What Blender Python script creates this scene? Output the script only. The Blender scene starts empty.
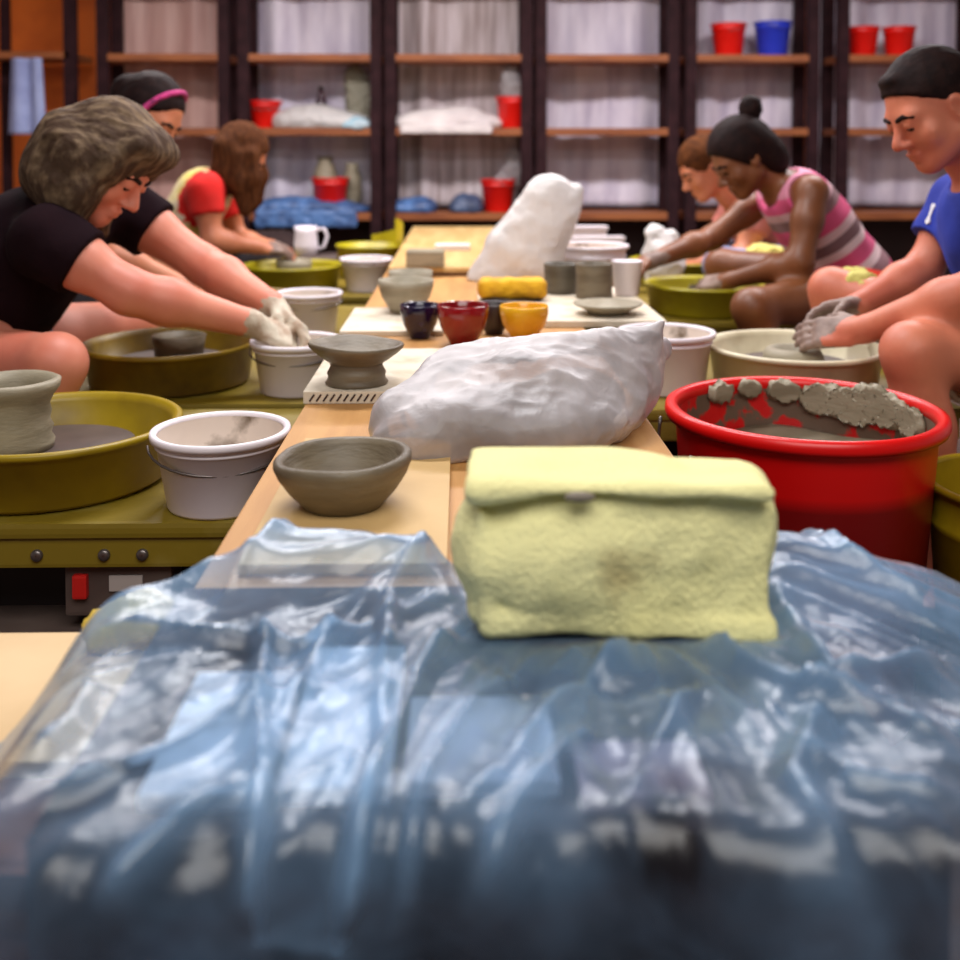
import bpy, bmesh, math, random
import numpy as np
from mathutils import Vector, Matrix, Euler

random.seed(4)
RNG = np.random.RandomState(7)
C = bpy.context.scene.collection
SC = bpy.context.scene

# ------------------------------------------------------------------ camera
F, CX, CY = 1036.0, 480.0, 186.2          # focal length and principal point in px of the 960 frame (photo was cropped low)
PITCH, YAW = math.radians(2.0), math.radians(1.1)
CAMZ = 1.0
cd = bpy.data.cameras.new('camera')
cam = bpy.data.objects.new('camera', cd)
C.objects.link(cam)
SC.camera = cam
cam.location = (0, 0, CAMZ)
cam.rotation_euler = (math.pi / 2 - PITCH, 0, -YAW)
cd.sensor_width = 36
cd.lens = 36 * F / 960
cd.shift_y = -(480 - CY) / 960
cd.clip_start = 0.02
cd.dof.use_dof = True
cd.dof.focus_distance = 1.5
cd.dof.aperture_fstop = 3.4

# ------------------------------------------------------------------ world, lights, exposure
w = bpy.data.worlds.new('world')
SC.world = w
w.use_nodes = True
w.node_tree.nodes['Background'].inputs[0].default_value = (1.0, 0.86, 0.78, 1)
w.node_tree.nodes['Background'].inputs[1].default_value = 0.055
SC.view_settings.view_transform = 'Standard'
SC.view_settings.look = 'None'
SC.view_settings.gamma = 1
SC.view_settings.exposure = 0.1
LIGHTS = [  # x, y, z, length x, length y, watts, colour
    (0.2, -0.55, 2.64, 2.6, 1.7, 74, (1.0, 0.97, 0.93)),  # added unseen fill behind the camera, brightens the front faces
    (-0.2, 2.3, 2.64, 1.2, 0.3, 40, (0.97, 0.97, 1.0)),
    (-1.3, 4.3, 2.64, 1.2, 0.3, 50, (1.0, 0.95, 0.95)),
    (0.3, 4.3, 2.64, 1.2, 0.3, 50, (1.0, 0.95, 0.97)),
    (1.9, 4.3, 2.64, 1.2, 0.3, 54, (1.0, 0.95, 0.97)),
]


def cam_at(px, py, Y=None, z=None):
    """the point of the place seen at a pixel, at a given depth Y or height z"""
    d = Vector(((px - CX) / F, -(py - CY) / F, -1.0))
    d = cam.rotation_euler.to_matrix() @ d
    t = (Y / d.y) if Y is not None else ((z - CAMZ) / d.z)
    return Vector((0, 0, CAMZ)) + d * t


A = cam_at


# ------------------------------------------------------------------ materials
def lin(c):
    return tuple(((v / 255) / 12.92 if v / 255 <= 0.04045 else ((v / 255 + 0.055) / 1.055) ** 2.4) for v in c)


def rgba(c):
    return (*lin(c), 1)


def mat(name, c1, c2=None, scale=6.0, rough=0.5, bump=0.0, bscale=40.0, stretch=(1, 1, 1), lo=0.4, hi=0.62,
        metal=0.0, spec=0.5, sss=0.0, detail=5.0, trans=0.0):
    m = bpy.data.materials.new(name)
    m.use_nodes = True
    nt = m.node_tree
    b = nt.nodes['Principled BSDF']
    b.inputs['Roughness'].default_value = rough
    b.inputs['Metallic'].default_value = metal
    b.inputs['Specular IOR Level'].default_value = spec
    b.inputs['Base Color'].default_value = rgba(c1)
    tc = nt.nodes.new('ShaderNodeTexCoord')
    mp = nt.nodes.new('ShaderNodeMapping')
    mp.inputs['Scale'].default_value = stretch
    nt.links.new(tc.outputs['Object'], mp.inputs['Vector'])
    if c2 is not None:
        n = nt.nodes.new('ShaderNodeTexNoise')
        n.inputs['Scale'].default_value = scale
        n.inputs['Detail'].default_value = detail
        r = nt.nodes.new('ShaderNodeValToRGB')
        r.color_ramp.elements[0].position = lo
        r.color_ramp.elements[1].position = hi
        r.color_ramp.elements[0].color = rgba(c1)
        r.color_ramp.elements[1].color = rgba(c2)
        nt.links.new(mp.outputs[0], n.inputs['Vector'])
        nt.links.new(n.outputs['Fac'], r.inputs[0])
        nt.links.new(r.outputs[0], b.inputs['Base Color'])
    if bump:
        n2 = nt.nodes.new('ShaderNodeTexNoise')
        n2.inputs['Scale'].default_value = bscale
        n2.inputs['Detail'].default_value = 4
        bp = nt.nodes.new('ShaderNodeBump')
        bp.inputs['Strength'].default_value = bump
        bp.inputs['Distance'].default_value = 0.01
        nt.links.new(mp.outputs[0], n2.inputs['Vector'])
        nt.links.new(n2.outputs['Fac'], bp.inputs['Height'])
        nt.links.new(bp.outputs[0], b.inputs['Normal'])
    if sss:
        b.inputs['Subsurface Weight'].default_value = sss
        b.inputs['Subsurface Radius'].default_value = (0.02, 0.008, 0.005)
        b.inputs['Subsurface Scale'].default_value = 0.5
    return m


def film(name, col, tint, opacity, rough=0.25, bump=0.35, bscale=25, attr=None, cloud=(0, 0), edge=0.5, ior=1.35):
    """thin plastic film: see-through, milky and glossy, denser where seen along its surface"""
    m = bpy.data.materials.new(name)
    m.use_nodes = True
    nt = m.node_tree
    L = nt.links
    out = nt.nodes['Material Output']
    b = nt.nodes['Principled BSDF']
    b.inputs['Base Color'].default_value = rgba(col)
    b.inputs['Roughness'].default_value = rough
    b.inputs['Specular IOR Level'].default_value = 0.6
    tr = nt.nodes.new('ShaderNodeBsdfTranslucent')
    tr.inputs[0].default_value = rgba(col)
    mx0 = nt.nodes.new('ShaderNodeMixShader')
    mx0.inputs[0].default_value = 0.3
    L.new(b.outputs[0], mx0.inputs[1])
    L.new(tr.outputs[0], mx0.inputs[2])
    tp = nt.nodes.new('ShaderNodeBsdfTransparent')
    tp.inputs[0].default_value = rgba(tint)
    mx = nt.nodes.new('ShaderNodeMixShader')
    lw = nt.nodes.new('ShaderNodeLayerWeight')
    lw.inputs[0].default_value = 0.35
    ml = nt.nodes.new('ShaderNodeMath')
    ml.operation = 'MULTIPLY_ADD'
    ml.inputs[1].default_value = edge
    ml.inputs[2].default_value = opacity
    ml.use_clamp = True
    L.new(lw.outputs['Facing'], ml.inputs[0])
    fac = ml.outputs[0]
    tc = nt.nodes.new('ShaderNodeTexCoord')
    if attr:
        at = nt.nodes.new('ShaderNodeAttribute')
        at.attribute_name = attr
        ad = nt.nodes.new('ShaderNodeMath')
        ad.operation = 'ADD'
        ad.use_clamp = True
        L.new(fac, ad.inputs[0])
        L.new(at.outputs['Fac'], ad.inputs[1])
        fac = ad.outputs[0]
    if cloud[0]:
        nz = nt.nodes.new('ShaderNodeTexNoise')
        nz.inputs['Scale'].default_value = cloud[1]
        nz.inputs['Detail'].default_value = 4
        L.new(tc.outputs['Object'], nz.inputs['Vector'])
        ma = nt.nodes.new('ShaderNodeMath')
        ma.operation = 'MULTIPLY_ADD'
        ma.inputs[1].default_value = cloud[0] * 2
        ma.inputs[2].default_value = -cloud[0]
        L.new(nz.outputs['Fac'], ma.inputs[0])
        ad2 = nt.nodes.new('ShaderNodeMath')
        ad2.operation = 'ADD'
        ad2.use_clamp = True
        L.new(fac, ad2.inputs[0])
        L.new(ma.outputs[0], ad2.inputs[1])
        fac = ad2.outputs[0]
    L.new(fac, mx.inputs[0])
    L.new(tp.outputs[0], mx.inputs[1])
    L.new(mx0.outputs[0], mx.inputs[2])
    gl = nt.nodes.new('ShaderNodeBsdfGlossy')
    gl.inputs['Roughness'].default_value = rough
    fr = nt.nodes.new('ShaderNodeFresnel')
    fr.inputs[0].default_value = ior
    mg = nt.nodes.new('ShaderNodeMixShader')
    L.new(fr.outputs[0], mg.inputs[0])
    L.new(mx.outputs[0], mg.inputs[1])
    L.new(gl.outputs[0], mg.inputs[2])
    L.new(mg.outputs[0], out.inputs['Surface'])
    n2 = nt.nodes.new('ShaderNodeTexNoise')
    n2.inputs['Scale'].default_value = bscale
    n2.inputs['Detail'].default_value = 5
    n2.inputs['Distortion'].default_value = 0.6
    bp = nt.nodes.new('ShaderNodeBump')
    bp.inputs['Strength'].default_value = bump
    bp.inputs['Distance'].default_value = 0.02
    L.new(tc.outputs['Object'], n2.inputs['Vector'])
    L.new(n2.outputs['Fac'], bp.inputs['Height'])
    L.new(bp.outputs[0], b.inputs['Normal'])
    L.new(bp.outputs[0], gl.inputs['Normal'])
    return m


def stripe_mat(name, stops, attr='along', rough=0.8):
    """bands of colour along a stored coordinate (a woven pattern)"""
    m = bpy.data.materials.new(name)
    m.use_nodes = True
    nt = m.node_tree
    b = nt.nodes['Principled BSDF']
    b.inputs['Roughness'].default_value = rough
    at = nt.nodes.new('ShaderNodeAttribute')
    at.attribute_name = attr
    r = nt.nodes.new('ShaderNodeValToRGB')
    cr = r.color_ramp
    cr.interpolation = 'CONSTANT'
    cr.elements[0].position, cr.elements[0].color = stops[0][0], rgba(stops[0][1])
    cr.elements[1].position, cr.elements[1].color = stops[1][0], rgba(stops[1][1])
    for p, c in stops[2:]:
        e = cr.elements.new(p)
        e.color = rgba(c)
    nt.links.new(at.outputs['Fac'], r.inputs[0])
    nt.links.new(r.outputs[0], b.inputs['Base Color'])
    return m


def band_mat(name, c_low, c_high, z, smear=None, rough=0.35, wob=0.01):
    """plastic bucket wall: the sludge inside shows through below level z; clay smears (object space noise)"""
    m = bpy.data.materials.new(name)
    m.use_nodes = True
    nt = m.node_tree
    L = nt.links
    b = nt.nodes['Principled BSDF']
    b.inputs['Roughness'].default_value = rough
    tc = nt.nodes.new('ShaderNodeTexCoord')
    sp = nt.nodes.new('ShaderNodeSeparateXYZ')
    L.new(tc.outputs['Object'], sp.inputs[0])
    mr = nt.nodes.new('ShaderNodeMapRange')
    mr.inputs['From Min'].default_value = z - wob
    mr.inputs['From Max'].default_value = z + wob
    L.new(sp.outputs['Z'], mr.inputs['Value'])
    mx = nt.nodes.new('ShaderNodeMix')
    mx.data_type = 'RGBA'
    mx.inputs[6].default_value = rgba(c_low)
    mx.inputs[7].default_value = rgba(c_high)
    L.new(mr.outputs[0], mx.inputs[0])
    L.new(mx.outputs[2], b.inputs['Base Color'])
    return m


# palette
M = {}
M['floor'] = mat('concrete_floor', (70, 52, 46), (96, 74, 64), 3, 0.7, 0.2, 30)
M['wall'] = mat('wall_paint', (196, 182, 176), (186, 170, 165), 2, 0.8)
M['orange'] = mat('orange_paint', (228, 112, 26), (204, 94, 18), 3, 0.6)
M['ceil'] = mat('ceiling_tile', (220, 214, 206), (208, 202, 196), 5, 0.9)
M['trim'] = mat('dark_trim', (52, 30, 26), None, rough=0.6)
M['post'] = mat('dark_post', (40, 20, 24), (52, 28, 32), 12, 0.7, spec=0.15)
M['shelfwood'] = mat('shelf_wood', (158, 92, 48), (130, 70, 36), 3, 0.6, stretch=(1, 8, 8))
M['darkpanel'] = mat('dark_panel', (34, 17, 18), (44, 24, 22), 4, 0.7)
M['ply'] = mat('table_plywood', (196, 146, 84), (176, 124, 66), 4, 0.55, 0.05, 60, stretch=(6, 0.6, 6), lo=0.35, hi=0.7)
M['tanboard'] = mat('tan_board', (190, 154, 96), (206, 172, 116), 5, 0.55, 0.05, 50, lo=0.3, hi=0.7)
M['whiteboard'] = mat('clay_dusted_board', (216, 204, 184), (188, 168, 138), 14, 0.8, 0.15, 70, lo=0.5, hi=0.75)
M['paleply'] = mat('pale_plywood', (206, 172, 114), (190, 154, 96), 4, 0.6, stretch=(5, 0.7, 5))
M['cream'] = mat('cream_board', (216, 186, 142), (200, 168, 122), 4, 0.6)
M['terra'] = mat('brown_crate', (146, 84, 52), (110, 60, 38), 8, 0.75, stretch=(1, 1, 6))
M['olive'] = mat('olive_plastic', (158, 132, 16), (118, 92, 14), 7, 0.4, 0.05, 30, lo=0.48, hi=0.8)
M['olive_dirty'] = mat('olive_plastic_slurry', (140, 112, 24), (86, 62, 24), 7, 0.42, 0.05, 30, lo=0.42, hi=0.7)
M['yellowpan'] = mat('yellow_green_plastic', (176, 164, 16), (150, 136, 22), 7, 0.4)
M['deck'] = mat('olive_deck', (126, 106, 24), (152, 136, 68), 9, 0.5, 0.06, 40, lo=0.5, hi=0.78)
M['creampan'] = mat('cream_plastic', (228, 218, 186), (190, 176, 142), 9, 0.4, lo=0.5, hi=0.75)
M['slurry'] = mat('clay_slurry', (172, 162, 148), (124, 114, 108), 14, 0.25, 0.15, 40)
M['slip'] = mat('pale_slip', (190, 182, 168), (146, 138, 128), 12, 0.2, 0.1, 40)
M['clay'] = mat('grey_wet_clay', (116, 104, 84), (92, 80, 62), 9, 0.5, 0.15, 50, stretch=(1, 1, 4))
M['clay_pale'] = mat('pale_grey_clay', (156, 146, 124), (130, 120, 98), 9, 0.55, 0.15, 50, stretch=(1, 1, 4))
M['clay_dark'] = mat('dark_grey_clay', (92, 84, 70), (74, 66, 54), 9, 0.5, 0.1, 50, stretch=(1, 1, 4))
M['white'] = mat('white_plastic', (246, 238, 246), (236, 226, 232), 5, 0.4)
M['white_dirty'] = mat('white_plastic_inside_with_clay', (224, 208, 196), (118, 100, 82), 13, 0.5, lo=0.55, hi=0.68)
M['red'] = mat('red_plastic', (232, 12, 12), (216, 10, 10), 5, 0.35)
M['red_far'] = mat('red_bucket_plastic', (232, 20, 10), None, rough=0.4)
M['red_inside'] = mat('red_plastic_with_clay', (205, 10, 12), (104, 84, 68), 14, 0.45, 0.2, 40, lo=0.49, hi=0.53)
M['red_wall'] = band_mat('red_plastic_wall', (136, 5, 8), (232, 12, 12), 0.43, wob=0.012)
M['bluebucket'] = mat('blue_plastic', (40, 60, 200), None, rough=0.4)
M['steel'] = mat('steel_wire', (120, 112, 110), None, rough=0.35, metal=0.8)
M['greypanel'] = mat('grey_panel', (92, 78, 72), (74, 60, 56), 6, 0.5)
M['black'] = mat('black_rubber', (24, 16, 18), None, rough=0.6)
M['redswitch'] = mat('red_switch', (190, 30, 26), None, rough=0.4)
M['labelwhite'] = mat('pale_label', (170, 160, 156), None, rough=0.6)
M['glaze_blue'] = mat('dark_blue_glaze', (26, 16, 48), (52, 44, 84), 40, 0.15, spec=0.7, lo=0.6, hi=0.75)
M['glaze_red'] = mat('deep_red_glaze', (136, 10, 18), (112, 6, 12), 10, 0.15, spec=0.7)
M['glaze_yellow'] = mat('yellow_glaze', (232, 178, 36), (214, 150, 24), 10, 0.2, spec=0.6)
M['glaze_dark'] = mat('charcoal_glaze', (56, 44, 44), (40, 30, 32), 10, 0.3)
M['sponge'] = mat('yellow_sponge', (226, 172, 20), (196, 140, 14), 18, 0.8, 0.3, 90)
M['towel'] = mat('pale_yellow_cloth', (226, 222, 140), (204, 196, 110), 5, 0.9, 0.5, 160, lo=0.45, hi=0.8)
M['towel2'] = mat('yellow_green_cloth', (216, 208, 120), (190, 178, 90), 8, 0.9, 0.4, 120)
M['rag'] = mat('yellow_rag', (206, 176, 66), (180, 148, 50), 9, 0.9, 0.3, 90)
M['button'] = mat('grey_button', (110, 100, 86), None, rough=0.6)
M['plaster'] = mat('white_plaster', (240, 240, 240), (222, 224, 226), 8, 0.7)
M['brownbox'] = mat('brown_stuff', (48, 28, 24), (78, 50, 42), 8, 0.8)
M['pinkslab'] = mat('pinkish_slab', (206, 170, 166), (170, 130, 124), 9, 0.7)
M['paper'] = mat('white_cloth', (232, 224, 222), (214, 204, 204), 6, 0.8)
M['bluecloth'] = mat('blue_plastic_wrap', (92, 130, 186), (60, 84, 130), 9, 0.4)
M['darkcloth'] = mat('dark_brown_cloth', (46, 30, 30), (58, 40, 38), 8, 0.9)
M['palebluecloth'] = mat('pale_blue_towel', (168, 180, 222), (150, 160, 206), 8, 0.9)
M['skin_f'] = mat('skin_fair', (224, 142, 116), (206, 112, 90), 7, 0.5, sss=0.08, lo=0.4, hi=0.75)
M['skin_g'] = mat('skin_tan', (206, 132, 96), (188, 112, 80), 7, 0.5, sss=0.08)
M['skin_m'] = mat('skin_ruddy', (214, 128, 98), (194, 104, 78), 7, 0.5, sss=0.08)
M['skin_d'] = mat('skin_brown', (136, 82, 48), (118, 68, 38), 7, 0.45, sss=0.05)
M['claycoat'] = mat('clay_covered_skin', (206, 196, 176), (176, 152, 130), 30, 0.7, 0.3, 60)
M['claygrey'] = mat('grey_clay_covered_skin', (146, 122, 110), (122, 98, 88), 24, 0.5, 0.2, 60)
M['shirt_black'] = mat('black_jersey', (26, 12, 18), (32, 16, 21), 8, 0.95, 0.2, 30, spec=0.1)
M['shirt_teal'] = mat('teal_jersey', (70, 150, 160), None, rough=0.9)
M['shirt_tie'] = mat('yellow_tie_dye', (206, 190, 96), (224, 206, 186), 7, 0.9, lo=0.42, hi=0.6)
M['shirt_tie_red'] = mat('red_tie_dye', (216, 24, 18), (200, 30, 22), 8, 0.9)
M['shirt_peach'] = mat('peach_jersey', (200, 124, 112), (186, 108, 100), 8, 0.9)
M['shirt_blue'] = mat('blue_jersey', (34, 56, 168), (28, 46, 148), 7, 0.9, 0.2, 25)
M['shorts_red'] = mat('orange_red_shorts', (222, 52, 22), None, rough=0.9)
M['shorts_khaki'] = mat('khaki_shorts', (166, 150, 122), (150, 134, 106), 9, 0.9)
M['denim'] = mat('grey_blue_denim', (112, 120, 146), (92, 98, 124), 10, 0.9)
M['denim_pale'] = mat('pale_blue_denim', (150, 158, 186), (128, 136, 168), 10, 0.9)
M['dark_pants'] = mat('dark_trousers', (40, 34, 40), None, rough=0.9)
M['hair_grey'] = mat('grey_brown_hair', (74, 56, 44), (134, 112, 88), 22, 0.75, 0.3, 60, stretch=(1, 3, 1), lo=0.45, hi=0.7, spec=0.15)
M['hair_dark'] = mat('dark_hair', (26, 13, 13), (36, 19, 17), 40, 0.7, 0.2, 60, spec=0.15)
M['hair_brown'] = mat('brown_hair', (66, 36, 20), (92, 54, 30), 34, 0.8, 0.2, 60, stretch=(3, 3, 0.6), spec=0.08)
M['hair_blond'] = mat('dark_blond_hair', (92, 52, 24), (66, 36, 18), 34, 0.8, 0.2, 60, spec=0.1)
M['pinkband'] = mat('pink_headband', (206, 58, 130), (120, 30, 80), 40, 0.8)
M['eyewhite'] = mat('eye_white', (220, 210, 205), None, rough=0.2)
M['iris'] = mat('iris', (36, 22, 18), None, rough=0.2)
M['lip'] = mat('lip', (176, 84, 76), None, rough=0.5)
M['shoe'] = mat('shoe', (60, 52, 52), None, rough=0.7)
M['stool'] = mat('stool_wood', (120, 84, 50), (100, 66, 38), 8, 0.6)
M['logo'] = mat('white_print', (226, 226, 232), None, rough=0.8)
M['fixture'] = mat('white_enamel', (225, 225, 222), None, rough=0.4)
M['bottle'] = mat('dark_bottle', (52, 20, 36), None, rough=0.2)
M['greygreen'] = mat('grey_green_leaf', (142, 138, 122), None, rough=0.8)
M['stripes'] = stripe_mat('pink_grey_white_stripes', [
    (0.0, (216, 80, 128)), (0.10, (150, 110, 118)), (0.19, (226, 196, 200)), (0.25, (222, 92, 138)), (0.36, (232, 206, 210)),
    (0.42, (128, 96, 102)), (0.50, (224, 190, 196)), (0.56, (224, 88, 136)), (0.68, (150, 116, 122)), (0.76, (222, 180, 190)),
    (0.82, (226, 92, 142)), (0.92, (230, 150, 176))])
M['film_blue'] = film('blue_plastic_film', (156, 200, 246), (206, 224, 244), 0.045, 0.27, 0.3, 14, 'layers_sheen', (0.3, 7), 0.32, 1.5)
M['film_white'] = film('milky_plastic_film', (214, 208, 212), (220, 208, 198), 0.5, 0.45, 0.25, 18, None, (0.3, 9), 0.5)
M['film_clear'] = film('white_bag_film', (244, 240, 238), (240, 236, 232), 0.85, 0.45, 0.25, 18, None, (0.12, 9), 0.2)
M['curtain'] = mat('white_plastic_sheeting', (232, 224, 238), (184, 174, 196), 2.4, 0.45, stretch=(4, 1, 0.7), lo=0.4, hi=0.68)
M['curtain_pink'] = mat('pinkish_plastic_sheeting', (222, 184, 174), (196, 152, 144), 3, 0.5, stretch=(6, 1, 0.5), lo=0.35, hi=0.7)
M['curtain_tan'] = mat('grey_plastic_sheeting', (226, 214, 218), (160, 142, 140), 3, 0.5, stretch=(7, 1, 0.5), lo=0.35, hi=0.65)


# ------------------------------------------------------------------ helpers
def link(o, parent=None):
    C.objects.link(o)
    if parent is not None:
        o.parent = parent
    return o


def tag(o, label, cat, group=None, kind=None):
    o['label'] = label
    o['category'] = cat
    if group:
        o['group'] = group
    if kind:
        o['kind'] = kind
    return o


def thing(name, label, cat, loc=(0, 0, 0), rz=0.0, group=None):
    o = bpy.data.objects.new(name, None)
    o.empty_display_size = 0.05
    C.objects.link(o)
    o.location = loc
    o.rotation_euler = (0, 0, rz)
    return tag(o, label, cat, group)


def npmesh(name, V, faces, m, parent=None, loc=None, smooth=True, attrs=None):
    """faces: list of polygons or an (n,4)/(n,3) array"""
    me = bpy.data.meshes.new(name)
    if isinstance(faces, np.ndarray):
        n, k = faces.shape
        me.vertices.add(len(V))
        me.vertices.foreach_set('co', np.asarray(V, dtype=np.float32).ravel())
        me.loops.add(n * k)
        me.loops.foreach_set('vertex_index', faces.astype(np.int32).ravel())
        me.polygons.add(n)
        me.polygons.foreach_set('loop_start', np.arange(0, n * k, k, dtype=np.int32))
        me.polygons.foreach_set('loop_total', np.full(n, k, dtype=np.int32))
        me.update(calc_edges=True)
        me.validate()
    else:
        me.from_pydata([tuple(v) for v in V], [], faces)
    if smooth:
        me.polygons.foreach_set('use_smooth', np.ones(len(me.polygons), dtype=bool))
    for mm in (m if isinstance(m, (list, tuple)) else [m]):
        me.materials.append(mm)
    for an, vals in (attrs or {}).items():
        at = me.attributes.new(an, 'FLOAT', 'POINT')
        at.data.foreach_set('value', np.asarray(vals, dtype=np.float32))
    o = bpy.data.objects.new(name, me)
    link(o, parent)
    if loc is not None:
        o.location = loc
    return o


def bm_obj(name, bm, m, parent=None, loc=None, smooth=False):
    me = bpy.data.meshes.new(name)
    bm.to_mesh(me)
    bm.free()
    me.materials.append(m)
    if smooth:
        for p in me.polygons:
            p.use_smooth = True
    o = bpy.data.objects.new(name, me)
    link(o, parent)
    if loc is not None:
        o.location = loc
    return o


def add_box(bm, c, s, bevel=0.0, rot=None):
    r = bmesh.ops.create_cube(bm, size=1.0)
    vs = r['verts']
    mtx = Matrix.Translation(c) @ (rot.to_4x4() if rot else Matrix.Identity(4)) @ Matrix.Diagonal((*s, 1))
    bmesh.ops.transform(bm, matrix=mtx, verts=vs)
    if bevel:
        es = list({e for v in vs for e in v.link_edges})
        bmesh.ops.bevel(bm, geom=es, offset=bevel, segments=2, affect='EDGES', profile=0.7)


def box(name, c, s, m, parent=None, bevel=0.004, loc=None, rot=None):
    bm = bmesh.new()
    add_box(bm, c, s, bevel, rot)
    return bm_obj(name, bm, m, parent, loc)


def lathe(name, prof, m, parent=None, loc=None, seg=56, wob=None, closed=False):
    """prof: (r,z) from outside bottom over the rim to inside bottom; wob(a, r, z)->(r,z)"""
    V, Fc = [], []
    n = len(prof)
    for i in range(seg):
        a = 2 * math.pi * i / seg
        for r, z in prof:
            rr, zz = wob(a, r, z) if wob else (r, z)
            V.append((rr * math.cos(a), rr * math.sin(a), zz))
    for i in range(seg):
        j = (i + 1) % seg
        for k in range(n - 1):
            Fc.append((i * n + k, j * n + k, j * n + k + 1, i * n + k + 1))
        if closed:
            Fc.append((i * n + n - 1, j * n + n - 1, j * n, i * n))
    o = npmesh(name, V, Fc, m, parent, loc)
    bm = bmesh.new()
    bm.from_mesh(o.data)
    bmesh.ops.remove_doubles(bm, verts=bm.verts, dist=1e-5)
    bmesh.ops.recalc_face_normals(bm, faces=bm.faces)
    for f in bm.faces:
        f.smooth = True
    bm.to_mesh(o.data)
    bm.free()
    return o


def tube(name, pts, r, m, parent=None, loc=None, seg=10, closed=False):
    pts = [Vector(p) for p in pts]
    V, Fc = [], []
    n = len(pts)
    up = Vector((0, 0, 1))
    prev = None
    for i, p in enumerate(pts):
        t = (pts[min(i + 1, n - 1)] - pts[max(i - 1, 0)]).normalized()
        if prev is None:
            s = t.cross(up)
            if s.length < 1e-3:
                s = t.cross(Vector((1, 0, 0)))
            s.normalize()
        else:
            s = (prev - t * prev.dot(t)).normalized()
        prev = s
        q = t.cross(s)
        rr = r[i] if isinstance(r, (list, tuple)) else r
        for k in range(seg):
            a = 2 * math.pi * k / seg
            V.append(p + s * math.cos(a) * rr + q * math.sin(a) * rr)
    for i in range(n - 1):
        for k in range(seg):
            k2 = (k + 1) % seg
            Fc.append((i * seg + k, i * seg + k2, (i + 1) * seg + k2, (i + 1) * seg + k))
    Fc.append(tuple(range(seg))[::-1])
    Fc.append(tuple((n - 1) * seg + k for k in range(seg)))
    return npmesh(name, V, Fc, m, parent, loc)


# numpy gradient noise ------------------------------------------------
_perm = RNG.permutation(256)
_perm = np.concatenate([_perm, _perm, _perm])
_grad = RNG.normal(size=(256, 3))
_grad /= np.linalg.norm(_grad, axis=1)[:, None]


def pnoise(P):
    P = np.asarray(P, dtype=np.float64)
    i = np.floor(P).astype(int)
    f = P - i
    u = f * f * f * (f * (f * 6 - 15) + 10)
    i &= 255

    def g(dx, dy, dz):
        h = _perm[_perm[_perm[(i[:, 0] + dx) & 255] + ((i[:, 1] + dy) & 255)] + ((i[:, 2] + dz) & 255)]
        return (_grad[h & 255] * (f - np.array([dx, dy, dz]))).sum(1)
    x00 = g(0, 0, 0) * (1 - u[:, 0]) + g(1, 0, 0) * u[:, 0]
    x10 = g(0, 1, 0) * (1 - u[:, 0]) + g(1, 1, 0) * u[:, 0]
    x01 = g(0, 0, 1) * (1 - u[:, 0]) + g(1, 0, 1) * u[:, 0]
    x11 = g(0, 1, 1) * (1 - u[:, 0]) + g(1, 1, 1) * u[:, 0]
    y0 = x00 * (1 - u[:, 1]) + x10 * u[:, 1]
    y1 = x01 * (1 - u[:, 1]) + x11 * u[:, 1]
    return y0 * (1 - u[:, 2]) + y1 * u[:, 2]


def crumple(P, s, octv=3, off=0.0):
    """creased film: sharp ridges"""
    P = np.asarray(P)
    t = np.zeros(len(P))
    a = 1.0
    for o in range(octv):
        t += a * (0.5 - np.abs(pnoise(P * s + off + 17.3 * o)) * 2)
        a *= 0.5
        s *= 2.1
    return t


# signed distance modelling -------------------------------------------
def cap(a, b, ra, rb=None, k=0.02, op=1, cut=None):
    return dict(t='c', a=np.array(a, float), b=np.array(b, float), ra=ra, rb=ra if rb is None else rb, k=k, op=op, cut=cut)


def ell(c, r, R=None, k=0.02, op=1, cut=None):
    return dict(t='e', c=np.array(c, float), r=np.array(r, float), R=None if R is None else np.array(R, float), k=k, op=op, cut=cut)


def rbox(c, hs, rd, R=None, k=0.01, op=1, cut=None):
    return dict(t='b', c=np.array(c, float), r=np.array(hs, float), rd=rd, R=None if R is None else np.array(R, float), k=k, op=op, cut=cut)


def chain(pts, rs, k=0.02, cut=None):
    return [cap(pts[i], pts[i + 1], rs[i], rs[i + 1], k, 1, cut if i == len(pts) - 2 else None) for i in range(len(pts) - 1)]


def _bound(p):
    if p['t'] == 'c':
        m = max(p['ra'], p['rb'])
        return np.minimum(p['a'], p['b']) - m, np.maximum(p['a'], p['b']) + m
    m = np.linalg.norm(p['r']) if p['R'] is not None else p['r']
    return p['c'] - m, p['c'] + m


def _eval(p, X):
    if p['t'] == 'c':
        ab = p['b'] - p['a']
        d = X - p['a']
        t = np.clip((d @ ab) / max(ab @ ab, 1e-9), 0, 1)
        s = np.linalg.norm(d - t[..., None] * ab, axis=-1) - (p['ra'] + (p['rb'] - p['ra']) * t)
    else:
        q = X - p['c']
        if p['R'] is not None:
            q = q @ p['R']
        if p['t'] == 'e':
            k0 = np.linalg.norm(q / p['r'], axis=-1)
            k1 = np.linalg.norm(q / p['r'] ** 2, axis=-1)
            s = k0 * (k0 - 1) / np.maximum(k1, 1e-6)
        else:
            q = np.abs(q) - (p['r'] - p['rd'])
            s = np.linalg.norm(np.maximum(q, 0), axis=-1) + np.minimum(q.max(-1), 0) - p['rd']
    for (pt, nr) in (p['cut'] or []):
        nr = np.array(nr, float)
        nr /= np.linalg.norm(nr)
        s = np.maximum(s, (X - np.array(pt, float)) @ nr)
    return s


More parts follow.
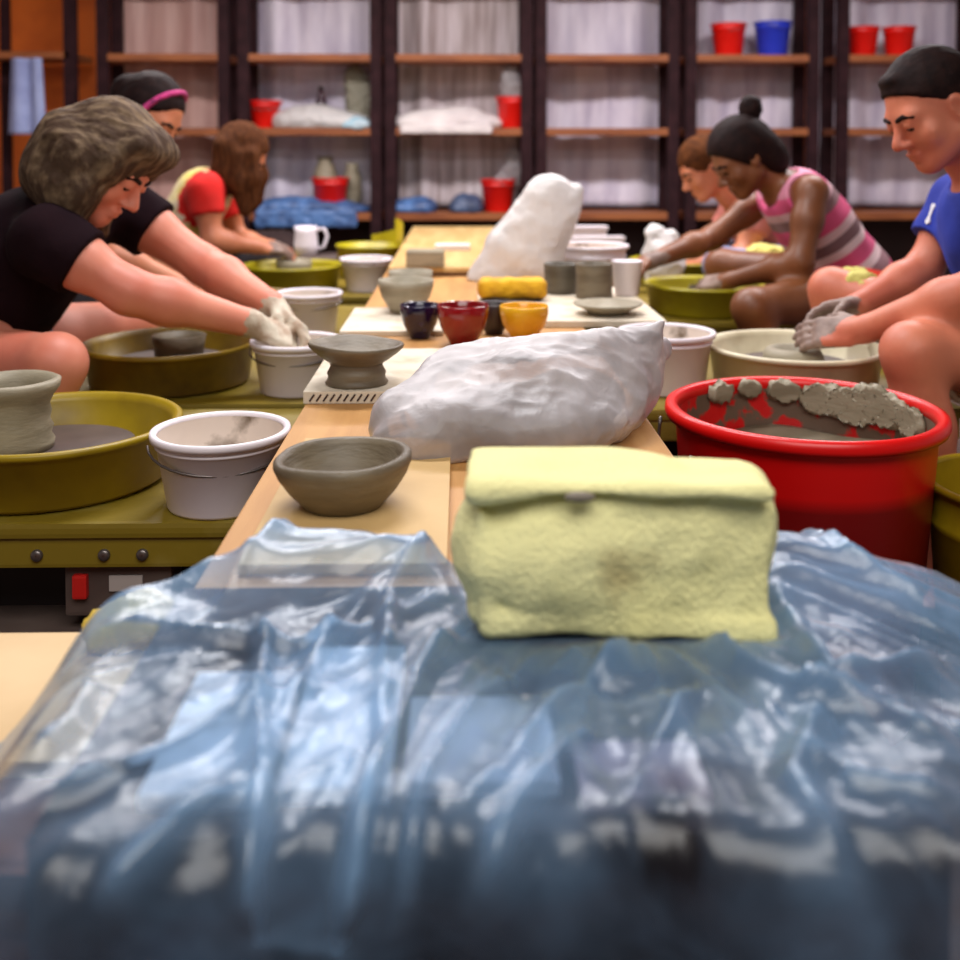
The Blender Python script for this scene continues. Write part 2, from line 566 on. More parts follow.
def sdf_surface(prims, h):
    bs = [_bound(p) for p in prims if p['op'] > 0]
    lo = np.min([b[0] for b in bs], 0) - 4 * h
    hi = np.max([b[1] for b in bs], 0) + 4 * h
    n = np.ceil((hi - lo) / h).astype(int) + 1
    D = np.full(n, 1.0, dtype=np.float32)
    ax = [lo[i] + h * np.arange(n[i]) for i in range(3)]
    for p in prims:
        a, b = _bound(p)
        mg = max(4 * h, p['k'] * 1.2)
        i0 = np.clip(np.floor((a - mg - lo) / h).astype(int), 0, n - 1)
        i1 = np.clip(np.ceil((b + mg - lo) / h).astype(int) + 1, 1, n)
        if np.any(i1 <= i0):
            continue
        sl = tuple(slice(i0[i], i1[i]) for i in range(3))
        X = np.stack(np.meshgrid(*[ax[i][sl[i]] for i in range(3)], indexing='ij'), -1)
        s = _eval(p, X)
        k = max(p['k'], 1e-5)
        d = D[sl]
        if p['op'] > 0:
            e = np.maximum(k - np.abs(d - s), 0) / k
            D[sl] = np.minimum(d, s) - e * e * k * 0.25
        else:
            s = -s
            e = np.maximum(k - np.abs(d - s), 0) / k
            D[sl] = np.maximum(d, s) + e * e * k * 0.25
    # surface nets
    ins = D < 0
    c = [ins[i:n[0] - 1 + i, j:n[1] - 1 + j, l:n[2] - 1 + l] for i in (0, 1) for j in (0, 1) for l in (0, 1)]
    sm = sum(x.astype(np.int8) for x in c)
    act = (sm > 0) & (sm < 8)
    idx = np.full(act.shape, -1, dtype=np.int64)
    I = np.argwhere(act)
    idx[act] = np.arange(len(I))
    acc = np.zeros((len(I), 3))
    cnt = np.zeros(len(I))
    for ax_ in range(3):
        o1, o2 = [(1, 2), (0, 2), (0, 1)][ax_]
        for u in (0, 1):
            for v in (0, 1):
                off = np.zeros(3, int)
                off[o1], off[o2] = u, v
                p0 = I + off
                e = np.zeros(3, int)
                e[ax_] = 1
                p1 = p0 + e
                d0 = D[p0[:, 0], p0[:, 1], p0[:, 2]]
                d1 = D[p1[:, 0], p1[:, 1], p1[:, 2]]
                cr = (d0 < 0) != (d1 < 0)
                t = np.where(cr, d0 / np.where(cr, d0 - d1, 1), 0)
                pt = p0 + t[:, None] * e
                acc[cr] += pt[cr]
                cnt[cr] += 1
    V = lo + h * acc / np.maximum(cnt, 1)[:, None]
    quads = []
    for ax_ in range(3):
        o1, o2 = [(1, 2), (2, 0), (0, 1)][ax_]
        sl0 = [slice(None)] * 3
        sl1 = [slice(None)] * 3
        sl0[ax_] = slice(0, -1)
        sl1[ax_] = slice(1, None)
        cr = ins[tuple(sl0)] != ins[tuple(sl1)]
        P = np.argwhere(cr)
        P = P[(P[:, o1] > 0) & (P[:, o2] > 0) & (P[:, o1] < n[o1] - 1) & (P[:, o2] < n[o2] - 1)]
        s0 = ins[P[:, 0], P[:, 1], P[:, 2]]
        e1 = np.zeros(3, int)
        e1[o1] = 1
        e2 = np.zeros(3, int)
        e2[o2] = 1
        g = lambda q: idx[q[:, 0], q[:, 1], q[:, 2]]
        Q = np.stack([g(P - e1 - e2), g(P - e2), g(P), g(P - e1)], 1)
        Q[~s0] = Q[~s0][:, ::-1]
        quads.append(Q)
    Q = np.concatenate(quads)
    Q = Q[(Q >= 0).all(1)]
    return V, Q


def vnormals(V, Q):
    N = np.zeros_like(V)
    fn = np.cross(V[Q[:, 2]] - V[Q[:, 0]], V[Q[:, 3]] - V[Q[:, 1]])
    for k in range(4):
        np.add.at(N, Q[:, k], fn)
    return N / np.maximum(np.linalg.norm(N, axis=1), 1e-12)[:, None]


def relax(V, Q, it=1):
    for _ in range(it):
        S = np.zeros_like(V)
        cn = np.zeros(len(V))
        for k in range(4):
            for q in (1, 3):
                np.add.at(S, Q[:, k], V[Q[:, (k + q) % 4]])
                np.add.at(cn, Q[:, k], 1)
        V = V * 0.5 + 0.5 * S / np.maximum(cn, 1)[:, None]
    return V


def blob(name, prims, h, m, parent=None, post=None, regions=None, axis=None, it=1, root=None):
    """prims in world coordinates; the object sits at its thing's origin"""
    V, Q = sdf_surface(prims, h)
    V = relax(V, Q, it)
    if post:
        V = post(V, vnormals(V, Q))
    attrs = {}
    if axis:
        p0, p1 = np.array(axis[0]), np.array(axis[1])
        attrs['along'] = (V - p0) @ (p1 - p0) / ((p1 - p0) @ (p1 - p0))
    org = np.zeros(3)
    if root is not None:
        org = np.array(root.location)
    elif parent is not None:
        org = np.array(parent.location)
    mats = [m] + [r[2] for r in (regions or [])]
    o = npmesh(name, V - org, Q, mats, parent, attrs=attrs)
    if regions:
        ctr = V[Q].mean(1)
        mi = np.zeros(len(Q), dtype=np.int32)
        jit = pnoise(ctr * 35) * 0.03
        for ri, (cc, rr, _m) in enumerate(regions):
            mi[np.linalg.norm(ctr - np.array(cc), axis=1) + jit < rr] = ri + 1
        o.data.polygons.foreach_set('material_index', mi)
    return o


def solo(o, loc, label, cat, group=None, kind=None):
    o.location = loc
    return tag(o, label, cat, group, kind)


# ------------------------------------------------------------------ room shell
def struct(o):
    o['kind'] = 'structure'
    return o


RX0, RX1, RY0, RY1, RH = -3.4, 3.9, -1.5, 6.75, 2.75
struct(box('floor', ((RX0 + RX1) / 2, (RY0 + RY1) / 2, -0.05), (RX1 - RX0, RY1 - RY0, 0.1), M['floor'], bevel=0))
struct(box('wall_back', ((RX0 + RX1) / 2, RY1 + 0.05, RH / 2), (RX1 - RX0, 0.1, RH), M['orange'], bevel=0))
struct(box('wall_left', (RX0 - 0.05, (RY0 + RY1) / 2, RH / 2), (0.1, RY1 - RY0, RH), M['wall'], bevel=0))
struct(box('wall_right', (RX1 + 0.05, (RY0 + RY1) / 2, RH / 2), (0.1, RY1 - RY0, RH), M['wall'], bevel=0))
struct(box('ceiling', ((RX0 + RX1) / 2, (RY0 + RY1) / 2, RH + 0.05), (RX1 - RX0, RY1 - RY0, 0.1), M['ceil'], bevel=0))
struct(box('baseboard_back', ((RX0 + RX1) / 2, RY1 - 0.01, 0.05), (RX1 - RX0, 0.02, 0.1), M['trim'], bevel=0.002))

for i, (x, y, z, lx, ly, wt, col) in enumerate(LIGHTS):
    t = thing('unseen_ceiling_light', 'unseen white ceiling light overhead', 'ceiling light', (x, y, z + 0.11), group='ceiling lights')  # first is the added front fill, the others overhead fluorescents
    box('housing', (0, 0, -0.05), (lx + 0.06, ly + 0.06, 0.1), M['fixture'], t, 0.01)
    ld = bpy.data.lights.new('lamp', 'AREA')
    ld.shape = 'RECTANGLE'
    ld.size, ld.size_y = lx, ly
    ld.energy = wt
    ld.color = col
    lo = bpy.data.objects.new('lamp', ld)
    link(lo, t)
    lo.location = (0, 0, -0.11)


# ------------------------------------------------------------------ shelving along the back wall
SY = 6.25                     # front face of the shelving
SD = 0.32
sx = lambda px: A(px, 130, Y=SY).x
SHZ = [A(460, 213, Y=SY).z, A(460, 128, Y=SY).z, A(460, 54, Y=SY).z]   # top faces of the visible shelves
BAYS = [(97, 229, 'farthest left, behind the woman with the pink headband', 'curtain_pink'),
        (238, 381, 'second from the left, holding a blue wrap and red bucket', 'curtain'),
        (385, 532, 'middle, holding a long white cloth and two red buckets', 'curtain_tan'),
        (536, 679, 'empty one right of the upright white bag', 'curtain'),
        (686, 819, 'behind the striped tank top, blue bucket on its top shelf', 'curtain'),
        (838, 990, 'farthest right, behind the man in blue', 'curtain')]


def shelving(px0, px1, where):
    x0, x1 = sx(px0), sx(px1)
    cx = (x0 + x1) / 2
    hw = (x1 - x0) / 2
    t = thing('shelving_unit', 'dark post wooden shelving unit, ' + where, 'shelves', (cx, SY, 0), group='shelving units on the back wall')
    for sxx in (-1, 1):
        for yy in (0.03, SD - 0.03):
            box('post', (sxx * (hw - 0.033), yy, 1.15), (0.066, 0.06, 2.3), M['post'], t, 0.004)
    for z in [0.16] + SHZ + [2.1]:
        box('shelf', (0, SD / 2, z - 0.022), (2 * hw - 0.004, SD - 0.002, 0.044), M['shelfwood'], t, 0.004)
    box('back_panel', (0, SD + 0.008, 0.31), (2 * hw, 0.016, 0.58), M['darkpanel'], t, 0.002)
    return cx, hw


def curtain(cx, hw, m, label):
    nx, nz = 90, 40
    V, Fc = [], []
    sd = random.random() * 20
    for j in range(nz):
        z = 0.64 + (2.32 - 0.64) * j / (nz - 1)
        for i in range(nx):
            x = -hw - 0.03 + (2 * hw + 0.06) * i / (nx - 1)
            y = 0.016 * math.sin(x * 15 + sd + 1.6 * math.sin(x * 7 + sd)) + 0.006 * math.sin(x * 31 + sd * 3) + 0.008 * math.sin(z * 7 + x * 5)
            V.append((x, y, z))
    for j in range(nz - 1):
        for i in range(nx - 1):
            Fc.append((j * nx + i, j * nx + i + 1, (j + 1) * nx + i + 1, (j + 1) * nx + i))
    o = npmesh('plastic_sheet', V, Fc, M[m])
    o.modifiers.new('thickness', 'SOLIDIFY').thickness = 0.002
    o.location = (cx, SY + SD + 0.06, 0)
    tag(o, label, 'plastic sheet', 'sheets hung behind the shelves')


for px0, px1, where, cm in BAYS:
    cx_, hw_ = shelving(px0, px1, where)
    tone = 'pinkish' if cm == 'curtain_pink' else ('greyish' if cm == 'curtain_tan' else 'white')
    curtain(cx_, hw_, cm, tone + ' pleated plastic sheet hung behind shelves, ' +
            where.replace('holding', 'behind').split(',')[0 if where.startswith(('farthest', 'second')) else -1].strip())

# bit of a further unit at the far left, in front of the orange wall
xl = sx(70)
t = thing('shelf_stand', 'dark post with one short shelf before the orange wall', 'shelf', (xl, SY, 0))
box('post', (0, 0.03, 1.15), (0.07, 0.06, 2.3), M['post'], t, 0.004)
box('shelf', (-0.26, 0.2, SHZ[2] - 0.01), (0.52, 0.4, 0.04), M['shelfwood'], t, 0.004)
box('bracket', (-0.46, 0.2, 1.0), (0.05, 0.05, 2.0), M['post'], t, 0.004)
# hanging towel at far left edge
V, Fc = [], []
for j in range(20):
    for i in range(24):
        x = -0.09 + 0.18 * i / 23
        z = -0.45 * j / 19
        V.append((x * (1 + 0.25 * j / 19), 0.02 * math.sin(x * 60 + 1), z))
for j in range(19):
    for i in range(23):
        Fc.append((j * 24 + i, j * 24 + i + 1, (j + 1) * 24 + i + 1, (j + 1) * 24 + i))
o = npmesh('towel', V, Fc, M['palebluecloth'])
o.modifiers.new('thickness', 'SOLIDIFY').thickness = 0.006
p = A(26, 58, Y=SY - 0.04)
solo(o, p, 'pale blue towel hanging before the orange wall at far left', 'towel')


# ------------------------------------------------------------------ buckets
def bucket_shape(root, rt, rb, hgt, m_out, m_in, fill=0.3, m_fill=None, handle=True, rim_h=0.012, m_handle=None, hang=1.2, haxis=0.0):
    lip = rt * 0.045 + 0.002
    lathe('body', [(0.001, 0), (rb * 0.97, 0), (rb, 0.004), (rb + (rt - rb) * 0.80, hgt * 0.80), (rb + (rt - rb) * 0.80 + lip * 0.5, hgt * 0.81),
                   (rb + (rt - rb) * 0.84 + lip * 0.5, hgt * 0.84), (rb + (rt - rb) * 0.85, hgt * 0.85), (rt - 0.001, hgt - rim_h)], m_out, root)
    lathe('rim', [(rt - 0.002, hgt - rim_h), (rt + lip, hgt - rim_h), (rt + lip * 1.15, hgt - rim_h * 0.5), (rt + lip, hgt - 0.001),
                  (rt + lip * 0.4, hgt), (rt - 0.003, hgt - 0.002), (rt - 0.004, hgt - rim_h)], m_out, root, closed=True)
    lathe('inside', [(rt - 0.004, hgt - rim_h * 0.6), (rb - 0.003, 0.006), (0.001, 0.006)], m_in, root)
    if fill:
        rf = rb + (rt - rb) * fill - 0.004
        lathe('contents', [(rf, hgt * fill), (rf * 0.6, hgt * fill - 0.004), (0.001, hgt * fill)], m_fill or M['slip'], root)
    if handle:
        pts = []
        for i in range(17):
            a = math.pi * i / 16
            x = math.cos(a) * (rt + lip + 0.003)
            s = math.sin(a) * (rt * 0.95)
            y_, z_ = -s * math.sin(hang), -s * math.cos(hang)
            q = Vector((x, y_, hgt - rim_h - 0.008 + z_))
            q.rotate(Euler((0, 0, haxis)))
            pts.append(q)
        tube('handle', pts, 0.0022, m_handle or M['steel'], root, seg=6)


def bucket(name, label, loc, rt, rb, hgt, mo, mi, group=None, cat='bucket', rz=0.0, **kw):
    t = thing(name, label, cat, loc, rz, group)
    bucket_shape(t, rt, rb, hgt, mo, mi, **kw)
    return t


def on_shelf(px, sh, dy=0.14):
    z = SHZ[sh]
    x = (px - 460) / F * (SY + dy) + 0.0
    x = A(px, 100, Y=SY + dy).x
    return Vector((x, SY + dy, z))


for px, sh, wpx, lab in [
    (264, 1, 34, 'red bucket on middle shelf above the girl in tie-dye'),
    (330, 0, 36, 'red bucket on lower shelf among blue wraps'),
    (513, 1, 33, 'red bucket on middle shelf at end of the white cloth'),
    (498, 0, 34, 'red bucket on lower shelf just left of the upright bag'),
    (728, 2, 34, 'red bucket on top shelf, left of the blue bucket'),
    (862, 2, 31, 'red bucket on top shelf, left one of the pair above the man'),
    (898, 2, 31, 'red bucket on top shelf, right one of the pair above the man')]:
    rt = wpx / 2 / F * (SY + 0.16)
    hh = rt * 2 * (0.8 if px == 264 else 0.95)
    bucket('bucket', lab, on_shelf(px, sh), rt, rt * (0.6 if px == 264 else 0.78), hh, M['red_far'], M['red_far'],
           'red buckets on the shelves', fill=0, handle=px not in (862, 898), rz=px)
rt = 18 / F * 6.4
bucket('bucket', 'blue bucket on top shelf beside a red one', on_shelf(772, 2), rt, rt * 0.78, rt * 1.9, M['bluebucket'], M['bluebucket'], fill=0, rz=1)


# crumpled heaps of film and cloth on the shelves
def heap(name, px0, px1, sh, hgt, m, label, cat, dy=0.14, dep=0.26, amp=0.012, over=0.0, sc=14):
    a = on_shelf(px0, sh, dy)
    b = on_shelf(px1, sh, dy)
    c = (a + b) / 2
    hw = (b.x - a.x) / 2
    pr = []
    n = 5
    for i in range(n):
        f = (i + 0.5) / n * 2 - 1
        hh = hgt * random.uniform(0.6, 1.0) * (1 - 0.45 * f * f)
        pr.append(ell((c.x + f * hw * 0.8, c.y + random.uniform(-0.02, 0.02), c.z + hh * 0.35), (hw * 0.36, dep / 2, hh * 0.65), None, 0.05))
    if over:
        pr.append(rbox((c.x, SY - 0.018, c.z - over / 2 + 0.02), (hw * 0.8, 0.012, over / 2), 0.01, None, 0.03))
    V, Q = sdf_surface(pr, 0.012)
    V = relax(V, Q, 1)
    N = vnormals(V, Q)
    V = V + N * (crumple(V, sc, 3, px0) * amp)[:, None]
    inside = V[:, 1] > SY - 0.004
    V[inside, 2] = np.maximum(V[inside, 2], c.z + 0.001)
    V[~inside, 1] = np.minimum(V[~inside, 1], SY - 0.004)
    base = np.array((c.x, c.y, c.z))
    o = npmesh(name, V - base, Q, m)
    return solo(o, c, label, cat)


heap('plastic_wrap', 272, 372, 1, 0.17, M['film_clear'], 'heap of white plastic on middle shelf beside the dark bottle', 'plastic wrap')
heap('cloth', 340, 370, 1, 0.065, mat('aqua_cloth', (150, 200, 220), (190, 210, 220), 9, 0.8), 'small aqua cloth on middle shelf at end of white plastic', 'cloth', dy=0.05, dep=0.09)
heap('cloth', 390, 503, 1, 0.15, M['paper'], 'long white cloth on middle shelf, hanging over its edge', 'cloth', over=0.06, amp=0.006, sc=7)
heap('plastic_wrap', 246, 372, 0, 0.10, M['bluecloth'], 'blue plastic wrap on lower shelf hanging over the edge behind the girl', 'plastic wrap', dy=0.14, dep=0.22, over=0.11)
heap('plastic_wrap', 393, 436, 0, 0.11, M['bluecloth'], 'blue folded plastic wrap on lower shelf, left of the empty middle', 'plastic wrap')
heap('plastic_wrap', 450, 482, 0, 0.13, mat('slate_blue_wrap', (84, 100, 132), (60, 70, 98), 9, 0.5), 'slate blue bundle on lower shelf beside the red bucket', 'plastic wrap')
# bag puffs on two of the red buckets
for px, sh, lab in [(513, 1, 'clear crumpled bag tucked in the middle shelf bucket'), (505, 0, 'clear crumpled bag standing behind lower shelf bucket')]:
    c = on_shelf(px, sh, 0.14 if sh else 0.24)
    if sh:
        c.z += 0.15
    pr = [ell((c.x, c.y, c.z + 0.07), (0.07, 0.06, 0.10), None, 0.03), ell((c.x - 0.02, c.y, c.z + 0.15), (0.05, 0.04, 0.09), None, 0.03)]
    if not sh:
        pr.append(ell((c.x + 0.05, c.y, c.z + 0.26), (0.06, 0.04, 0.13), None, 0.03))
    V, Q = sdf_surface(pr, 0.01)
    N = vnormals(V, Q)
    V = V + N * (crumple(V, 22, 3, px) * 0.02)[:, None]
    V[:, 2] = np.maximum(V[:, 2], c.z + 0.002)
    solo(npmesh('plastic_bag', V - np.array(c), Q, M['film_white']), c, lab, 'plastic bag')
# bottle
c = on_shelf(321, 1, 0.26)
t = thing('bottle', 'dark slim bottle standing on middle shelf behind white plastic', 'bottle', c)
lathe('body', [(0.001, 0), (0.038, 0), (0.04, 0.02), (0.04, 0.15), (0.03, 0.18), (0.016, 0.21), (0.015, 0.24), (0.001, 0.24)], M['bottle'], t, seg=24)
lathe('cap', [(0.001, 0.24), (0.017, 0.24), (0.017, 0.265), (0.001, 0.265)], M['black'], t, seg=24)
# leafy grey-green bundle
c = on_shelf(360, 1, 0.25)
pr = [ell((c.x, c.y, c.z + 0.16), (0.08, 0.06, 0.17), None, 0.03), ell((c.x - 0.03, c.y, c.z + 0.3), (0.06, 0.05, 0.09), None, 0.03)]
V, Q = sdf_surface(pr, 0.01)
N = vnormals(V, Q)
V = V + N * (crumple(V, 26, 2, 5) * 0.025)[:, None]
V[:, 2] = np.maximum(V[:, 2], c.z + 0.002)
solo(npmesh('cloth_bundle', V - np.array(c), Q, M['greygreen']), c, 'grey-green bundle at the back of middle shelf by a post', 'bundle')
# grey pots inside lower shelf
for px, r, h_, lab in [(325, 0.075, 0.34, 'tall grey pot behind the red bucket on lower shelf'), (352, 0.06, 0.30, 'grey pot beside the post at back of lower shelf')]:
    c = on_shelf(px, 0, 0.24)
    o = lathe('pot', [(0.001, 0), (r * 0.8, 0), (r, h_ * 0.3), (r * 0.95, h_ * 0.7), (r * 0.6, h_ * 0.9), (r * 0.7, h_), (r * 0.6, h_), (r * 0.5, h_ * 0.9), (0.001, h_ * 0.3)], M['clay_pale'])
    solo(o, c, lab, 'pot')

# ------------------------------------------------------------------ work table
TZ = 0.57
TX0, TX1, TY0, TY1 = -0.262, 0.30, 0.632, 5.45
t = thing('work_table', 'long narrow plywood work table down the middle of the studio', 'table', ((TX0 + TX1) / 2, (TY0 + TY1) / 2, 0))
tw, tl = TX1 - TX0, TY1 - TY0
box('tabletop', (0, 0, TZ - 0.0175), (tw, tl, 0.035), M['ply'], t, 0.003)
for sxx in (-1, 1):
    box('apron', (sxx * (tw / 2 - 0.05), 0, TZ - 0.08), (0.025, tl - 0.1, 0.09), M['terra'], t, 0.003)
    for yy in (-1, 0, 1):
        box('leg', (sxx * (tw / 2 - 0.05), yy * (tl / 2 - 0.08), (TZ - 0.035) / 2), (0.07, 0.07, TZ - 0.035), M['terra'], t, 0.004)
for yy in (-1, 1):
    box('apron', (0, yy * (tl / 2 - 0.05), TZ - 0.08), (tw - 0.13, 0.025, 0.09), M['terra'], t, 0.003)


# ------------------------------------------------------------------ pottery wheels
DZ = 0.45


def wheel(cx, cy, side, label, pan='olive', pan_r=0.195, rim_z=0.55, near=False, bolts=True, pan_in=None, contents=True, pan_on=True, head=True):
    """side: +1 when the table is on the +x side of the wheel"""
    t = thing('pottery_wheel', label, 'pottery wheel', (cx, cy, 0), group='pottery wheels along the table')
    gap = abs((TX0 if side > 0 else TX1) - cx) - 0.012
    xa, xb = (-0.30, gap) if side > 0 else (-gap, 0.30)
    w_, c_ = xb - xa, (xa + xb) / 2
    bm = bmesh.new()
    add_box(bm, (c_, 0.13, DZ - 0.012), (w_, 0.68, 0.024), 0.008)
    bm_obj('deck', bm, M['deck'], t)
    box('skirt', (c_, 0.13, DZ - 0.047), (w_ - 0.012, 0.665, 0.046), M['deck'], t, 0.006)
    box('cabinet', (c_, 0.16, 0.225), (w_ - 0.10, 0.5, 0.29), M['black'], t, 0.01)
    for ax_ in (xa + 0.03, xb - 0.03):
        for ay in (-0.16, 0.42):
            box('leg', (ax_, ay, (DZ - 0.08) / 2), (0.04, 0.04, DZ - 0.08), M['black'], t, 0.004)
    if near:
        pn = box('control_panel', (xa + w_ * 0.66, -0.155, 0.342), (0.16, 0.06, 0.085), M['greypanel'], t, 0.006)
        box('switch', (xa + w_ * 0.66 - 0.055, -0.188, 0.347), (0.022, 0.014, 0.036), M['redswitch'], pn, 0.004)
        box('label_plate', (xa + w_ * 0.66 + 0.012, -0.186, 0.350), (0.05, 0.004, 0.024), M['labelwhite'], pn, 0.001)
        for bx in (0.50, 0.64, 0.72):
            o = lathe('bolt', [(0.001, 0.006), (0.007, 0.006), (0.009, 0.003), (0.009, 0)], M['steel'], t, seg=16)
            o.location = (xa + w_ * bx, -0.2025, DZ - 0.05)
            o.rotation_euler = (math.pi / 2, 0, 0)
        o = lathe('motor_housing', [(0.001, 0.0), (0.10, 0.0), (0.14, 0.03), (0.155, 0.08), (0.15, 0.085), (0.001, 0.085)], M['greypanel'], t)
        o.location = (xa + w_ * 0.5, -0.09, 0.19)
    z0 = DZ + 0.002
    if head:
        lathe('wheel_head', [(0.001, z0 + 0.055), (0.13, z0 + 0.055), (0.132, z0 + 0.05), (0.13, z0 + 0.042), (0.03, z0 + 0.04), (0.03, z0)], M['greypanel'], t)
    if pan_on:
        r = pan_r
        mp = M[pan]
        pn = lathe('splash_pan', [(0.035, z0), (r - 0.022, z0), (r - 0.012, z0 + 0.008), (r - 0.002, rim_z - 0.014), (r + 0.006, rim_z - 0.012),
                                  (r + 0.009, rim_z - 0.004), (r + 0.004, rim_z), (r - 0.006, rim_z - 0.002), (r - 0.012, rim_z - 0.014),
                                  (r - 0.022, z0 + 0.012), (0.035, z0 + 0.006)], mp, t, closed=True, seg=64)
        if contents:
            lathe('slip_puddle', [(r - 0.021, z0 + 0.02), (0.14, z0 + 0.024), (0.036, z0 + 0.022)], M['slurry'], pn)
    return t


def pot(name, label, loc, prof, m, cat='pot', group=None, wobr=0.01, wobz=0.0, sd=0.0, foot=None, tilt=None, seg=56):
    R = max(p[0] for p in prof)
    H = max(p[1] for p in prof)

    def wb(a, r, z):
        k = 1 + wobr * (math.sin(2 * a + sd) + 0.5 * math.sin(5 * a + sd * 2)) * (z / H)
        return r * k, z + wobz * (math.sin(a + sd * 1.7) + 0.4 * math.sin(3 * a + sd)) * (z / H) ** 2
    if foot:
        t = thing(name, label, cat, loc, 0, group)
        lathe('bowl', prof, m, t, wob=wb, seg=seg)
        lathe('foot', foot, m, t, wob=lambda a, r, z: (r * (1 + 0.012 * math.sin(3 * a + sd)), z), seg=seg)
        return t
    o = lathe(name, prof, m, None, wob=wb, seg=seg)
    return solo(o, loc, label, cat, group)


LX = [(-0.68, 1.73), (-0.685, 2.45), (-0.68, 3.2), (-0.665, 4.1), (-0.62, 4.85)]
RXS = [(0, 0), (0.776, 2.38), (0.83, 3.5), (0.90, 4.25)]
wheel(*LX[0], 1, 'olive pottery wheel in left foreground with a pale grey puddle and red switch', near=True, pan_r=0.2)
wheel(*LX[1], 1, 'muddy olive pottery wheel in front of the woman in black', 'olive_dirty')
wheel(*LX[2], 1, 'olive pottery wheel behind the arms of the woman in black', 'olive_dirty')
wheel(*LX[3], 1, 'yellow-olive pottery wheel at the hands of the girl in tie-dye', 'yellowpan', pan_r=0.19)
wheel(*LX[4], 1, 'yellow-green pottery wheel farthest along the left side', 'yellowpan', pan_on=False)
wheel(*RXS[1], -1, 'pottery wheel with cream pan under hands of the man in blue', 'creampan')
wheel(*RXS[2], -1, 'yellow-green pottery wheel of the woman in striped tank top', 'yellowpan')
wheel(*RXS[3], -1, 'yellow-green pottery wheel farthest along the right side', 'yellowpan')

# curved splash guard standing on far left wheel deck
p = A(368, 284, z=DZ + 0.001)
t = thing('splash_pan', 'yellow-green curved splash pan on deck of the farthest left wheel', 'pan', (A(370, 270, Y=4.5).x, 4.5, DZ + 0.001))
lathe('body', [(0.001, 0.0), (0.125, 0.0), (0.135, 0.01), (0.142, 0.13), (0.15, 0.132), (0.148, 0.14), (0.138, 0.138), (0.13, 0.012), (0.001, 0.01)], M['yellowpan'], t)
gv, gf = [], []
for i in range(25):
    a = -0.6 + 2.2 * i / 24
    hh = 0.03 + 0.09 * (1 - i / 24) ** 1.2
    for r_, z_ in ((0.145, 0.139), (0.145, 0.139 + hh), (0.138, 0.139 + hh), (0.138, 0.139)):
        gv.append((r_ * math.cos(a), r_ * math.sin(a), z_))
for i in range(24):
    for k in range(4):
        gf.append((i * 4 + k, i * 4 + (k + 1) % 4, (i + 1) * 4 + (k + 1) % 4, (i + 1) * 4 + k))
gf += [(3, 2, 1, 0), (96, 97, 98, 99)]
npmesh('guard', gv, gf, M['yellowpan'], t, smooth=False)

# pots on the wheel heads (stand on the wheel head at z0+.055)
WH = DZ + 0.0575
pot('pot', 'grey ribbed clay cylinder on the left foreground wheel', (-0.742, 1.71, WH),
    [(0.001, 0), (0.066, 0), (0.068, 0.012), (0.062, 0.022), (0.066, 0.034), (0.060, 0.046), (0.063, 0.06), (0.060, 0.072), (0.066, 0.086),
     (0.076, 0.10), (0.078, 0.112), (0.070, 0.116), (0.060, 0.10), (0.052, 0.07), (0.050, 0.015), (0.001, 0.012)], M['clay_pale'])
pot('pot', 'low grey clay pot on the muddy wheel of the woman in black', (-0.665, 2.45, WH),
    [(0.001, 0), (0.055, 0), (0.058, 0.03), (0.062, 0.055), (0.055, 0.057), (0.05, 0.03), (0.046, 0.012), (0.001, 0.01)], M['clay'])
pot('pot', 'low grey clay pot under hands of the girl in tie-dye', (-0.655, 4.08, WH),
    [(0.001, 0), (0.065, 0), (0.07, 0.04), (0.068, 0.062), (0.06, 0.06), (0.058, 0.02), (0.001, 0.015)], M['clay_pale'])
pot('pot', 'wet grey clay mound under hands of the man in blue', (RXS[1][0] - 0.005, 2.37, WH),
    [(0.001, 0), (0.07, 0), (0.068, 0.02), (0.06, 0.034), (0.045, 0.036), (0.04, 0.02), (0.001, 0.018)], M['clay_pale'])
pot('pot', 'small grey clay pot on wheel of the woman in striped tank top', (RXS[2][0], 3.5, WH),
    [(0.001, 0), (0.05, 0), (0.052, 0.02), (0.05, 0.03), (0.044, 0.03), (0.04, 0.012), (0.001, 0.01)], M['clay'])

# ------------------------------------------------------------------ white buckets
WB = 'white throwing buckets beside the wheels'
p = A(221, 431, Y=1.605)
bucket('bucket', 'white bucket with clay smears, nearest on the left, beside the table edge', (p.x, 1.605, DZ + 0.001), 0.100, 0.082, 0.118, M['white'], M['white_dirty'], WB,
       fill=0.3, handle=True, hang=1.25, rz=0.3)
p = A(297, 345, Y=2.36)
bucket('bucket', 'white bucket that the woman in black has her hands in', (p.x, 2.36, DZ + 0.001), 0.099, 0.083, 0.118, M['white'], M['white_dirty'], WB, fill=0.55, hang=1.3, rz=-0.2)
p = A(309, 297, Y=3.10)
bucket('bucket', 'white bucket just behind the clay-covered hands', (p.x, 3.10, DZ + 0.001), 0.093, 0.078, 0.125, M['white'], M['white_dirty'], WB, fill=0.8, m_fill=M['slurry'], hang=1.3)
p = A(366, 262, Y=4.05)
bucket('bucket', 'white bucket beyond the olive wheels, above the pale grey bowl', (p.x, 4.05, DZ + 0.001), 0.096, 0.076, 0.128, M['white'], M['white_dirty'], WB, fill=0, handle=False)
p = A(660, 330, Y=2.33)
bucket('bucket', 'white bucket behind the clay bag, beside the cream pan', (p.x + 0.02, 2.36, DZ + 0.001), 0.105, 0.088, 0.135, M['white'], M['white_dirty'], WB, fill=0.5, handle=False)
p = A(590, 255, Y=3.55)
bucket('bucket', 'wide white tub just left of the reaching brown hand', (p.x, 3.55, DZ + 0.001), 0.125, 0.095, 0.225, M['white'], M['white_dirty'], WB, fill=0, handle=False, cat='tub')
